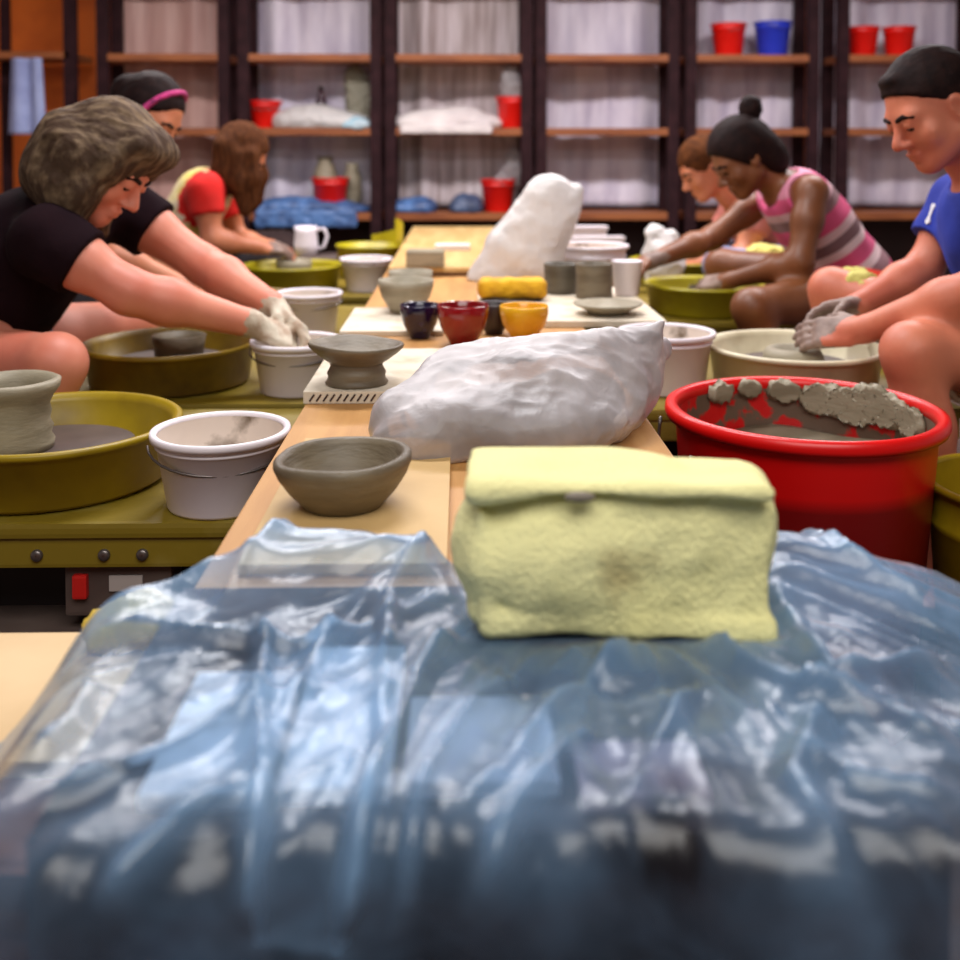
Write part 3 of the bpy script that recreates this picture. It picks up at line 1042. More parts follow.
# small white cup beside the cylinder
p = A(625, 300, z=TZ)
t = pot('cup', 'white plastic cup right of the grey clay cylinder', (A(627, 300, Y=2.93).x, 2.93, TZ + 0.0185),
        [(0.001, 0), (0.034, 0), (0.043, 0.095), (0.045, 0.097), (0.041, 0.097), (0.033, 0.004), (0.001, 0.004)], M['white'], cat='cup', wobr=0)
# white pitcher
p = A(309, 256, z=DZ)
t = thing('pitcher', 'white pitcher with a loop handle behind the hands of the girl', 'pitcher', (-0.72, 4.62, WH))
lathe('body', [(0.001, 0), (0.05, 0), (0.056, 0.05), (0.05, 0.11), (0.056, 0.135), (0.05, 0.135), (0.044, 0.11), (0.05, 0.05), (0.001, 0.008)], M['white'], t)
tube('handle', [(0.048, 0, 0.12), (0.085, 0, 0.125), (0.10, 0, 0.09), (0.085, 0, 0.04), (0.052, 0, 0.03)], 0.007, M['white'], t)
t.location = (A(306, 250, Y=4.85).x, 4.85, WH)

# ------------------------------------------------------------------ boards and pots on the table
c0 = A(300, 575, z=TZ)
x0, x1 = A(232, 560, z=TZ).x, A(449, 520, z=TZ).x
o = box('ware_board', (0, 0, 0.006), (x1 - (-0.225), 0.46, 0.012), M['tanboard'], None, 0.002)
solo(o, ((x1 - 0.225) / 2, 1.265, TZ + 0.0005), 'tan ware board under the near grey bowl', 'board')
p = A(344, 500, z=TZ + 0.013)
pot('bowl', 'thick-walled dark grey clay bowl nearest on the table', (p.x, p.y - 0.012, TZ + 0.0131),
    [(0.001, 0.0), (0.046, 0.0), (0.050, 0.004), (0.064, 0.020), (0.075, 0.037), (0.080, 0.050), (0.0800, 0.056), (0.076, 0.060), (0.070, 0.059), (0.067, 0.053),
     (0.060, 0.038), (0.046, 0.022), (0.02, 0.013), (0.001, 0.012)], M['clay'], cat='bowl', wobr=0.014, wobz=0.003, sd=1.0, seg=72)
# plaster-dusted board under the footed bowl
fl = A(303, 392, z=TZ + 0.021)
br = A(460, 352, z=TZ + 0.021)
xw = 0.0 - fl.x
bl = thing('bat_board', 'white clay-dusted board with grooved edge under the footed bowl', 'board', (fl.x + 0.14, fl.y + 0.19, TZ + 0.0005))
box('slab', (0, 0, 0.0105), (0.28, 0.38, 0.021), M['whiteboard'], bl, 0.002)
bm = bmesh.new()
for i in range(16):
    rt_ = Euler((0, 0.6, 0)).to_matrix()
    add_box(bm, (-0.125 + i * 0.0115, -0.1905, 0.0105), (0.003, 0.002, 0.014), 0, rt_)
bm_obj('edge_grooves', bm, M['trim'], bl)
p = A(356, 384, z=TZ + 0.022)
pot('footed_bowl', 'footed grey clay bowl on the white dusted board', (p.x, p.y + 0.01, TZ + 0.0220),
    [(0.001, 0.034), (0.040, 0.032), (0.046, 0.036), (0.058, 0.044), (0.074, 0.056), (0.082, 0.064), (0.0835, 0.069), (0.081, 0.072), (0.076, 0.070), (0.060, 0.057), (0.045, 0.048), (0.02, 0.044), (0.001, 0.043)],
    M['clay'], cat='bowl', wobr=0.012, wobz=0.0035, sd=2.4, seg=72,
    foot=[(0.001, 0.0), (0.053, 0.0), (0.055, 0.003), (0.051, 0.007), (0.050, 0.014), (0.0515, 0.020), (0.048, 0.026), (0.0455, 0.032), (0.047, 0.038), (0.030, 0.040), (0.001, 0.040)])
# white bat and pale bowls further on
p = A(392, 324, z=TZ + 0.012)
o = box('bat_board', (0, 0, 0.006), (0.24, 0.36, 0.012), M['whiteboard'], None, 0.002)
solo(o, (p.x + 0.005, p.y + 0.08, TZ + 0.0005), 'white dusted board under the two pale grey bowls', 'board')
p = A(406, 312, z=TZ + 0.013)
by = p.y
pot('bowl', 'pale grey clay bowl on dusted board, left of the dark blue bowl', (p.x, by, TZ + 0.0130),
    [(0.001, 0), (0.038, 0), (0.042, 0.004), (0.046, 0.014), (0.062, 0.04), (0.070, 0.066), (0.072, 0.084), (0.067, 0.084), (0.058, 0.045), (0.04, 0.02), (0.001, 0.016)], M['clay_pale'], cat='bowl')
p = A(411, 292, Y=by + 0.17)
pot('bowl', 'pale grey clay bowl peeking out behind another pale bowl', (p.x, by + 0.145, TZ + 0.0130),
    [(0.001, 0), (0.035, 0), (0.055, 0.04), (0.06, 0.09), (0.055, 0.09), (0.05, 0.045), (0.001, 0.016)], M['clay_pale'], cat='bowl')


def glazed(px, py, wpx, hpx, m, label, prof=None, name='bowl'):
    p_ = A(px, py, z=TZ)
    r = wpx / 2 / F * p_.y
    hh = hpx / F * p_.y
    pf = prof or [(0.001, 0), (0.5, 0), (0.52, 0.06), (0.6, 0.14), (0.85, 0.42), (0.98, 0.72), (1.0, 0.97), (0.97, 1.0), (0.93, 0.97), (0.9, 0.72), (0.75, 0.4), (0.4, 0.2), (0.001, 0.18)]
    return pot(name, label, (p_.x, p_.y, TZ + 0.0008), [(max(a * r, 0.001), b * hh) for a, b in pf], m, cat='bowl', group='glazed bowls on the table', wobr=0.006)


glazed(420, 338, 40, 34, M['glaze_blue'], 'dark blue speckled glazed bowl left of the red one')
glazed(463, 345, 52, 41, M['glaze_red'], 'deep red glazed bowl between the dark blue and yellow bowls')
glazed(524, 339, 49, 34, M['glaze_yellow'], 'yellow glazed bowl right of the red one',
       [(0.001, 0), (0.55, 0), (0.57, 0.08), (0.62, 0.16), (0.88, 0.42), (1.0, 0.75), (1.0, 0.97), (0.97, 1.0), (0.94, 0.97), (0.9, 0.72), (0.75, 0.4), (0.4, 0.2), (0.001, 0.18)])
glazed(494, 334, 36, 31, M['glaze_dark'], 'charcoal glazed bowl half hidden between red and yellow bowls')
# yellow sponge loaf, with a dark disc added as the shade below it
p = A(512, 306, z=TZ)
t = pot('shade_disc', 'dark shallow disc as shade under the long yellow sponge', (p.x, p.y, TZ + 0.0008), [(0.001, 0), (0.06, 0), (0.085, 0.02), (0.088, 0.022), (0.08, 0.024), (0.001, 0.016)], M['glaze_dark'], cat='shade_disc')
pr = [rbox((p.x, p.y, TZ + 0.051), (0.094, 0.045, 0.026), 0.018)]
V, Q = sdf_surface(pr, 0.006)
V = V + vnormals(V, Q) * (pnoise(V * 40) * 0.006)[:, None]
solo(npmesh('sponge', V - np.array(p), Q, M['sponge']), p, 'long yellow sponge lying on a dark shade disc behind the glazed bowls', 'sponge')

# right-hand board with cylinders
bx = A(590, 318, z=TZ + 0.016)
o = box('ware_board', (0, 0, 0.008), (0.45, 0.62, 0.016), M['whiteboard'], None, 0.002)
solo(o, (0.275, 2.80, TZ + 0.0005), 'white dusted ware board under the grey cylinders and cup', 'board')
CYL = [(0.001, 0), (0.98, 0), (1.0, 0.03), (0.96, 0.3), (0.97, 0.6), (1.0, 0.97), (0.98, 1.0), (0.9, 1.0), (0.86, 0.6), (0.86, 0.08), (0.001, 0.06)]
for px, dy_, r, hh, lab, mm in [(594, 2.88, 0.052, 0.096, 'grey clay cylinder left of the white cup', 'clay'),
                                (561, 2.98, 0.05, 0.085, 'dark grey clay cylinder behind and left of the other cylinder', 'clay_dark')]:
    xx = A(px, 300, Y=dy_).x
    pot('clay_cylinder', lab, (xx, dy_, TZ + 0.0180), [(max(a * r, 0.001), b * hh) for a, b in CYL], M[mm], cat='pot', group='thrown cylinders on the board')
p = A(608, 336, z=TZ + 0.018)
pot('plate', 'grey clay plate with raised middle on the white ware board', (A(608, 330, Y=2.6).x, 2.6, TZ + 0.018),
    [(0.001, 0), (0.05, 0), (0.055, 0.008), (0.085, 0.022), (0.088, 0.026), (0.08, 0.027), (0.04, 0.018), (0.02, 0.03), (0.001, 0.034)], M['clay_pale'], cat='plate')

# far ware board, box and small things
z_ = TZ + 0.03
fl = A(388, 276, z=z_)
bk = A(420, 231, z=z_)
t = thing('ware_board', 'pale plywood board raised on battens at the far table end', 'board', (0.0, 4.4, TZ + 0.0005))
x0 = -0.25
box('panel', (0.01, 0.06, 0.0225), (0.51, 1.9, 0.015), M['paleply'], t, 0.002)
for yy in (-0.86, 0.0, 0.97):
    box('batten', (0.01, yy, 0.0075), (0.51, 0.05, 0.015), M['stool'], t, 0.001)
p = A(425, 268, z=TZ + 0.031)
o = box('clay_block', (0, 0, 0.028), (0.13, 0.12, 0.056), M['clay_pale'], None, 0.008)
solo(o, (p.x, p.y + 0.06, TZ + 0.031), 'grey clay block on the pale board at the far table end', 'clay block')
p = A(455, 250, z=TZ + 0.031)
o = box('scraper', (0, 0, 0.012), (0.14, 0.07, 0.024), M['paper'], None, 0.006)
solo(o, (p.x - 0.01, p.y, TZ + 0.031), 'small white slab on the pale board behind the clay block', 'slab')
# trays near the far right end of table
p = A(610, 250, Y=3.95)
for xx, yy, rz, hh, lab in [(0.545, 4.13, 0.12, 0.205, 'white tray standing edge-up behind the wide white tub, nearer one'),
                            (0.50, 4.30, -0.05, 0.235, 'white tray standing edge-up behind the wide white tub, farther one')]:
    t = thing('tray', lab, 'tray', (xx, yy, DZ + 0.001), rz)
    box('panel', (0, 0, hh / 2), (0.22, 0.02, hh), M['white'], t, 0.006)
    box('lip', (0, -0.014, hh - 0.01), (0.23, 0.014, 0.016), M['white'], t, 0.003)


# ------------------------------------------------------------------ bags
def baggy(prims, h, amp, sc, seed, zmin, m, label, name, c, cat='plastic bag', amp2=0.0, it=2):
    V, Q = sdf_surface(prims, h)
    V = relax(V, Q, it)
    N = vnormals(V, Q)
    V = V + N * (crumple(V, sc, 3, seed) * amp)[:, None]
    if amp2:
        V = V + N * (pnoise(V * 9 + seed) * amp2)[:, None]
    V[:, 2] = np.maximum(V[:, 2], zmin)
    o = npmesh(name, V - np.array(c), Q, m)
    return solo(o, c, label, cat)


c = Vector((0.12, 1.62, TZ))
baggy([ell((0.075, 1.50, TZ + 0.035), (0.18, 0.10, 0.058), None, 0.05),
       ell((-0.055, 1.47, TZ + 0.025), (0.062, 0.08, 0.052), None, 0.05),
       ell((0.09, 1.60, TZ + 0.06), (0.16, 0.13, 0.072), None, 0.06),
       ell((0.20, 1.64, TZ + 0.06), (0.11, 0.12, 0.065), None, 0.06),
       cap((0.24, 1.63, TZ + 0.08), (0.325, 1.66, TZ + 0.150), 0.062, 0.007, 0.04),
       cap((0.23, 1.60, TZ + 0.08), (0.27, 1.65, TZ + 0.128), 0.05, 0.006, 0.03),
       cap((0.24, 1.62, TZ + 0.07), (0.335, 1.70, TZ + 0.10), 0.05, 0.02, 0.05),
       cap((-0.03, 1.47, TZ + 0.02), (-0.105, 1.43, TZ + 0.02), 0.04, 0.012, 0.03)],
      0.005, 0.009, 8, 3.1, TZ + 0.001, M['film_white'], 'milky plastic bag of clay lying across the table behind the yellow bundle', 'clay_bag', c, amp2=0.025)
# the clay inside
pr = [ell((0.08, 1.53, TZ + 0.035), (0.15, 0.09, 0.045), None, 0.04), ell((0.18, 1.62, TZ + 0.04), (0.08, 0.08, 0.045), None, 0.04)]
V, Q = sdf_surface(pr, 0.008)
V[:, 2] = np.maximum(V[:, 2], TZ + 0.003)
cc = Vector((0.12, 1.55, TZ + 0.003))
solo(npmesh('clay_lump', V - np.array(cc), Q, M['clay']), cc, 'grey clay lump showing through the milky bag', 'clay')

# upright white bag
c = A(508, 285, z=TZ)
yb = 3.42
P_ = lambda px, py, dy=0.0: A(px, py, Y=yb + dy)
pr = [cap(P_(497, 272), P_(545, 205), 0.085, 0.075, 0.06), cap(P_(540, 268), P_(565, 205), 0.06, 0.045, 0.06),
      cap(P_(525, 250), P_(552, 196), 0.09, 0.05, 0.06), cap(P_(482, 280), P_(500, 262), 0.03, 0.05, 0.04), cap(P_(565, 205), P_(577, 190), 0.035, 0.012, 0.03)]
c = P_(515, 285)
c.z = TZ
baggy(pr, 0.008, 0.010, 7, 8.2, TZ + 0.001, M['film_clear'], 'white plastic bag standing upright and leaning right on the table', 'plastic_bag', c, amp2=0.02)
# small white bag peak by the far right pan
c = A(660, 262, Y=4.3)
c.z = DZ + 0.0005
pr = [cap(A(665, 262, Y=3.95), A(655, 234, Y=3.95), 0.07, 0.035, 0.04), cap(A(665, 240, Y=3.95), A(672, 236, Y=3.95), 0.03, 0.02, 0.04),
      cap((A(662, 262, Y=3.95).x, 3.95, DZ + 0.05), A(662, 258, Y=3.95), 0.06, 0.07, 0.04)]
c = Vector((A(662, 262, Y=3.95).x, 3.95, DZ + 0.0005))
baggy(pr, 0.008, 0.012, 14, 1.2, DZ + 0.001, M['film_clear'], 'white crumpled bag poking up behind the reaching brown arm', 'plastic_bag', c)

# ------------------------------------------------------------------ red tub
K = 1.41
p = A(803, 405, Y=1.30 * K)
t = thing('bucket', 'big red bucket with clay smears inside, standing on the floor in the right foreground', 'bucket', (p.x, 1.30 * K, 0.001))
HT = p.z
kz = lambda z: HT - (0.252 - z) * K
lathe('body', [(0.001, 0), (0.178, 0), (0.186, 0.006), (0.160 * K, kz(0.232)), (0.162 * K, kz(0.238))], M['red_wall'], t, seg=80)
lathe('rim', [(r_ * K, kz(z_)) for r_, z_ in ((0.160, 0.234), (0.171, 0.234), (0.1735, 0.240), (0.172, 0.249), (0.166, 0.252), (0.158, 0.249), (0.157, 0.236))],
      M['red'], t, closed=True, seg=80)
lathe('inside', [(0.158 * K, kz(0.247)), (0.157 * K, kz(0.23)), (0.182, 0.008), (0.001, 0.008)], M['red_inside'], t, seg=80)
lathe('sludge', [(0.212, 0.445), (0.15, 0.450), (0.06, 0.442), (0.001, 0.446)], M['clay'], t, wob=lambda a, r, z: (r, z + 0.006 * math.sin(5 * a + r * 60) * min(1, r / 0.15) ** 2))
pts = []
for i in range(21):
    a = math.pi * i / 20
    pts.append(((-0.166 - 0.012 * math.sin(a) - 0.008) * K, (-0.11 * math.cos(a) * 0.8 - 0.05) * K, kz(0.228 - 0.085 * math.sin(a))))
pts = [q for q in pts if math.hypot(q[0], q[1]) > 0.172 * K - 0.01 or True]
tube('handle', [(min(q[0], -math.sqrt(max(0, (0.168 * K) ** 2 - q[1] ** 2)) - 0.006), q[1], q[2]) for q in pts], 0.003, M['steel'], t, seg=8)
# clay chunks stuck on the inner far wall
for k, (aa, zz, s_) in enumerate([(1.05, 0.226, 0.034), (0.78, 0.222, 0.040), (0.45, 0.226, 0.036), (1.42, 0.234, 0.022), (0.18, 0.222, 0.03), (1.75, 0.238, 0.015), (2.05, 0.236, 0.02), (0.62, 0.236, 0.03)]):
    rr = 0.157 + (zz - 0.236) * 0.07
    cpt = (rr * math.cos(aa), rr * math.sin(aa), zz)
    pr = [ell(cpt, (s_ * 0.9, s_ * 0.9, s_ * 0.5), None, 0.01)]
    V, Q = sdf_surface(pr, 0.003)
    V = V + vnormals(V, Q) * (crumple(V, 55, 3, k) * 0.011)[:, None]
    rv = np.hypot(V[:, 0], V[:, 1])
    lim = 0.1560 + (V[:, 2] - 0.236) * 0.06
    f_ = np.minimum(1, lim / np.maximum(rv, 1e-6))
    f_ = f_ * np.where(rv < 0.146, 0.146 / np.maximum(rv, 1e-6), 1)
    V = np.stack([V[:, 0] * f_ * K, V[:, 1] * f_ * K, kz(V[:, 2])], 1)
    npmesh('clay_clump', V, Q, M['clay_pale'], t)
bucket('bucket', 'olive bucket on the floor at the right edge behind the big red bucket', (0.985, 1.74, 0.001), 0.17, 0.14, 0.43, M['olive'], M['olive'], fill=0, handle=False)

# ------------------------------------------------------------------ people
def frame_from(fwd, up):
    f = Vector(fwd).normalized()
    u = Vector(up)
    r = f.cross(u).normalized()
    u = r.cross(f).normalized()
    return Matrix((r, f, u)).transposed()      # columns: right, forward, up


def hand_prims(wr, ydir, back, thumb_side, curl=0.5, s=1.0, spread=0.0, k=0.005):
    """ydir: towards the finger tips; back: out of the back of the hand; thumb_side +1/-1 along ydir x back"""
    y = Vector(ydir).normalized()
    z = Vector(back)
    z = (z - y * z.dot(y)).normalized()
    x = y.cross(z) * thumb_side
    wr = Vector(wr)
    T = lambda a, b, c: wr + x * (a * s) + y * (b * s) + z * (c * s)
    Rm = Matrix((x, y, z)).transposed()
    out = [rbox(T(0, 0.048, 0), (0.039 * s, 0.046 * s, 0.0135 * s), 0.012 * s, Rm, 0.012), cap(T(0, -0.02, 0), T(0, 0.02, 0), 0.025 * s, 0.022 * s, 0.02)]
    for i, (fx, ln) in enumerate(((0.029, 0.072), (0.0095, 0.080), (-0.010, 0.074), (-0.0285, 0.058))):
        ang = 0.0
        p_ = Vector((fx, 0.082, 0.0))
        dx = spread * (fx / 0.03)
        pts = [T(fx * 0.9, 0.06, 0)]
        pts.append(T(*p_))
        for seg_, fr in enumerate((0.45, 0.32, 0.23)):
            ang += curl * (0.7, 1.0, 0.7)[seg_] * (1 + 0.08 * i)
            p_ = p_ + Vector((dx * ln * fr, math.cos(ang) * ln * fr, -math.sin(ang) * ln * fr))
            pts.append(T(*p_))
        out += chain(pts, [0.0095 * s, 0.0095 * s, 0.009 * s, 0.0082 * s, 0.007 * s], k)
    pts = [T(0.025, 0.012, -0.004), T(0.047, 0.040, -0.014), T(0.054, 0.070, -0.024 - 0.02 * curl), T(0.05, 0.093, -0.034 - 0.035 * curl)]
    out += chain(pts, [0.016 * s, 0.0125 * s, 0.0105 * s, 0.0085 * s], k)
    return out


def head_prims(c, R, s=1.0, fat=1.0, lids=True):
    c = Vector(c)
    T = lambda x, y, z: c + R @ Vector((x * s, y * s, z * s))
    Rn = np.array(R)
    S = lambda *a: tuple(v * s for v in a)
    o = [ell(T(0, -0.012, 0.032), S(0.074, 0.096, 0.090), Rn, 0.03),
         ell(T(0, 0.026, -0.028), S(0.060 * fat, 0.062, 0.084), Rn, 0.03),
         cap(T(-0.050 * fat, 0.0, -0.060), T(-0.014, 0.060, -0.098), 0.022 * s, 0.019 * s, 0.03),
         cap(T(0.050 * fat, 0.0, -0.060), T(0.014, 0.060, -0.098), 0.022 * s, 0.019 * s, 0.03),
         ell(T(0, 0.066, -0.098), S(0.022, 0.018, 0.017), Rn, 0.02),
         cap(T(-0.038, 0.072, 0.016), T(0.038, 0.072, 0.016), 0.014 * s, None, 0.02),
         ell(T(0.042, 0.056, -0.034), S(0.024 * fat, 0.024, 0.026), Rn, 0.02),
         ell(T(-0.042, 0.056, -0.034), S(0.024 * fat, 0.024, 0.026), Rn, 0.02),
         ell(T(0.033, 0.096, -0.004), S(0.015, 0.018, 0.011), Rn, 0.01, -1),
         ell(T(-0.033, 0.096, -0.004), S(0.015, 0.018, 0.011), Rn, 0.01, -1),
         cap(T(0, 0.084, 0.004), T(0, 0.110, -0.034), 0.0085 * s, 0.012 * s, 0.012),
         ell(T(0.012, 0.096, -0.040), S(0.009, 0.012, 0.008), Rn, 0.008),
         ell(T(-0.012, 0.096, -0.040), S(0.009, 0.012, 0.008), Rn, 0.008),
         ell(T(0, 0.086, -0.064), S(0.025, 0.012, 0.0065), Rn, 0.006),
         ell(T(0, 0.084, -0.076), S(0.022, 0.012, 0.007), Rn, 0.006),
         cap(T(-0.026, 0.098, -0.070), T(0.026, 0.098, -0.070), 0.003 * s, None, 0.004, -1)]
    for q in (-1, 1):
        o.append(ell(T(q * 0.076, -0.010, -0.010), S(0.010, 0.020, 0.032), Rn, 0.01))
        o.append(ell(T(q * 0.084, -0.004, -0.010), S(0.006, 0.010, 0.018), Rn, 0.006, -1))
        if lids:
            o.append(ell(T(q * 0.033, 0.080, 0.000), S(0.0145, 0.0135, 0.0115), Rn, 0.004))
    return o, T, Rn, S


def hair_noise(amp, sc, seed, stretch):
    st = np.array(stretch)

    def f(V, N):
        return V + N * ((crumple(V * st, sc, 3, seed)) * amp)[:, None]
    return f


def person(label, J, h, skin, shirt, bottoms, head_f, head_up, hair_fn, hs=1.0, girth=1.0, sleeve=0.5, short=0.5, shirt_name='shirt', bottoms_name='shorts',
           hands=None, regions=(), shirt_axis=None, shirt_regions=None, neckline=0.07, curl=(0.5, 0.5), tank=False, fat=1.0, armr=1.0, chest_up=1.0):
    V3 = Vector
    pel, chest, neck, head = [V3(J[k]) for k in ('pelvis', 'chest', 'neck', 'head')]
    t = thing('person', label, 'person', (pel.x, pel.y, 0))
    shR, shL = V3(J['shR']), V3(J['shL'])
    lat = (shR - shL).normalized()
    up = (chest - pel).normalized()
    fw = up.cross(lat).normalized()
    if fw.dot(V3(head_f)) < 0:
        fw = -fw
    lat2 = fw.cross(up).normalized()
    Rt = np.array(Matrix((lat2, fw, up)).transposed())
    g = girth
    mid = pel.lerp(chest, 0.5)
    plat = V3(J.get('hipdir', (lat2.x, lat2.y, 0))).normalized()
    hpR, hpL = pel + plat * 0.09, pel - plat * 0.09
    kR, kL, aR, aL = [V3(J[k]) for k in ('knR', 'knL', 'anR', 'anL')]

    def torso(e, part='all'):
        o = []
        if part in ('all', 'top'):
            o += [ell(mid.lerp(chest, 0.75), (0.158 * g + e, 0.108 * g + e, 0.165 + e * 0.3), Rt, 0.05), ell(mid, (0.142 * g + e, 0.112 * g + e, 0.17 + e * 0.3), Rt, 0.05)]
            o += [cap(shR.lerp(shL, 0.06), chest.lerp(neck, 0.35), 0.052 + e, 0.066 + e, 0.05), cap(shL.lerp(shR, 0.06), chest.lerp(neck, 0.35), 0.052 + e, 0.066 + e, 0.05)]
        if part in ('all', 'hip'):
            o += [ell(pel, (0.165 * g + e, 0.125 * g + e, 0.12 + e * 0.5), Rt, 0.05)]
        return o
    body = torso(0.0)
    body += [cap(neck, head + (neck - head).normalized() * 0.05, 0.058 * (0.85 + 0.15 * g), 0.052, 0.03)]
    for sd, sh, el, wr, nm in ((1, shR, V3(J['elR']), V3(J['wrR']), 'R'), (-1, shL, V3(J['elL']), V3(J['wrL']), 'L')):
        body += chain([sh, sh.lerp(el, 0.4), el], [0.050 * armr, 0.047 * armr, 0.039 * armr], 0.03)
        body += chain([el, el.lerp(wr, 0.3), wr], [0.039 * armr, 0.041 * armr, 0.026 * armr], 0.03)
        hd = J.get('hand' + nm)
        bk = J.get('back' + nm, (0, 0, 1))
        ydir = (V3(hd) - wr) if hd is not None else (wr - el)
        body += hand_prims(wr + ydir.normalized() * 0.012, ydir, bk, J.get('thumb' + nm, 1), curl[0 if nm == 'R' else 1], 0.95 * hs)
    for hp, kn, an in ((hpR, kR, aR), (hpL, kL, aL)):
        body += chain([hp, hp.lerp(kn, 0.4), kn], [0.088 * g, 0.082 * g, 0.058], 0.04)
        body += chain([kn, kn.lerp(an, 0.3), an], [0.056, 0.056, 0.036], 0.03)
        toe = an + V3((0.16 if J.get('face', 1) > 0 else -0.16, 0, -0.035))
        body += [cap(an + V3((0, 0, -0.03)), toe, 0.036, 0.028, 0.03)]
    R = frame_from(head_f, head_up)
    hp_, T, Rn, S = head_prims(head, R, hs, fat)
    body += hp_
    blob('body', body, h, skin, t, regions=list(regions))
    for q in (-1, 1):
        V_, Q_ = sdf_surface([ell(T(q * 0.033, 0.0785, -0.0035), (0.0125 * hs,) * 3, None, 0.001)], 0.004)
        npmesh('eye', V_ - np.array(t.location), Q_, M['iris'], t)
        V_, Q_ = sdf_surface(chain([T(q * 0.014, 0.0905, 0.016), T(q * 0.034, 0.087, 0.021), T(q * 0.052, 0.076, 0.014)], [0.0055 * hs, 0.0055 * hs, 0.004 * hs], 0.002), 0.003)
        npmesh('eyebrow', V_ - np.array(t.location), Q_, M['hair_dark'], t)
    # clothes
    e = 0.013
    sp = torso(e, 'top') + [ell(pel.lerp(mid, 0.25), (0.160 * g + e, 0.125 * g + e, 0.12), Rt, 0.05)]
    if sleeve:
        for sh, el in ((shR, V3(J['elR'])), (shL, V3(J['elL']))):
            en = sh.lerp(el, sleeve)
            sp.append(cap(sh, en + (en - sh).normalized() * 0.04, 0.066 * armr, 0.066 * armr, 0.04, 1, [(en, (el - sh))]))
    nd = (head - neck).normalized()
    sp.append(cap(neck + nd * 0.012, neck + nd * 0.2, neckline, neckline + 0.02, 0.008, -1))
    if tank:
        for sh, el in ((shR, V3(J['elR'])), (shL, V3(J['elL']))):
            sp.append(ell(sh + (sh - chest).normalized() * 0.012 + fw * 0.01, (0.078, 0.078, 0.078), None, 0.01, -1))
    so = blob(shirt_name, sp, h, shirt, t, axis=shirt_axis, regions=shirt_regions,
              post=lambda V, N: V + N * (pnoise(V * 14) * 0.008)[:, None])
    bp = torso(0.011, 'hip')
    for hp, kn, an in ((hpR, kR, aR), (hpL, kL, aL)):
        if short <= 1:
            en = hp.lerp(kn, short)
            bp += [cap(hp, en + (kn - hp).normalized() * 0.05, 0.098 * g, 0.090 * g, 0.04, 1, [(en, kn - hp)])]
        else:
            bp += chain([hp, hp.lerp(kn, 0.4), kn], [0.099 * g, 0.094 * g, 0.070], 0.04)
            bp += chain([kn, kn.lerp(an, 0.3), an], [0.068, 0.067, 0.055], 0.03)
    blob(bottoms_name, bp, h, bottoms, t, post=lambda V, N: V + N * (pnoise(V * 16) * 0.006)[:, None])
    for an in (aR, aL):
        dx = 0.16 if J.get('face', 1) > 0 else -0.16
        toe = an + V3((dx, 0, -0.04))
        V_, Q_ = sdf_surface([cap(an + V3((-dx * 0.2, 0, -0.035)), toe, 0.045, 0.038, 0.02, 1, [((0, 0, 0.004), (0, 0, -1)), (an + V3((0, 0, -0.005)), (0, 0, 1))])], 0.008)
        npmesh('shoe', V_ - np.array(t.location), Q_, M['shoe'], t)
    hair_fn(t, T, Rn, S, h, head, R)
    # stool
    return t


def stool(loc, sz, label, r=0.16):
    s = thing('stool', label, 'stool', (loc[0], loc[1], 0), group='stools under the potters')
    lathe('seat', [(0.001, sz - 0.03), (r - 0.01, sz - 0.03), (r, sz - 0.02), (r, sz - 0.008), (r - 0.012, sz), (0.001, sz - 0.002)], M['stool'], s, seg=32)
    for k in range(4):
        a = math.pi / 4 + k * math.pi / 2
        tube('leg', [(0.1 * math.cos(a), 0.1 * math.sin(a), sz - 0.03), (0.15 * math.cos(a), 0.15 * math.sin(a), 0.0)], 0.014, M['stool'], s)
    return s


# -- woman in black, near left
def hair_fluffy(t, T, Rn, S, h, c, R):
    pr = [ell(T(0, -0.018, 0.030), S(0.094, 0.116, 0.108), Rn, 0.03),
          ell(T(0.070, -0.02, -0.02), S(0.040, 0.070, 0.075), Rn, 0.03), ell(T(-0.070, -0.02, -0.02), S(0.040, 0.070, 0.075), Rn, 0.03),
          ell(T(0, -0.085, -0.035), S(0.092, 0.065, 0.095), Rn, 0.03), ell(T(0.04, -0.06, -0.085), S(0.07, 0.06, 0.07), Rn, 0.04), ell(T(-0.04, -0.06, -0.085), S(0.07, 0.06, 0.07), Rn, 0.04),
          cap(T(0.078, 0.03, 0.02), T(0.075, 0.015, -0.09), 0.032, 0.03, 0.03),
          ell(T(0.03, 0.055, 0.088), S(0.060, 0.045, 0.035), Rn, 0.03), ell(T(-0.03, 0.055, 0.088), S(0.060, 0.045, 0.035), Rn, 0.03),
          cap(T(0.066, 0.045, 0.060), T(0.074, 0.050, 0.0), 0.024, 0.016, 0.02),
          ell(T(0, 0.125, -0.045), S(0.064, 0.080, 0.092), Rn, 0.02, -1)]
    dn = Vector((-0.10, 0, -1))
    for qx, qy, ln in ((0.085, -0.03, 0.17), (0.075, -0.075, 0.19), (0.04, -0.11, 0.19), (-0.04, -0.11, 0.19), (-0.08, -0.05, 0.17)):
        a = T(qx, qy, -0.01)
        pr += chain([a, a + dn * ln * 0.5, a + dn * ln], [0.042, 0.045, 0.022], 0.03)
    blob('hair', pr, h, M['hair_grey'], t, post=hair_noise(0.007, 20, 2.0, (0.5, 2.2, 0.5)))


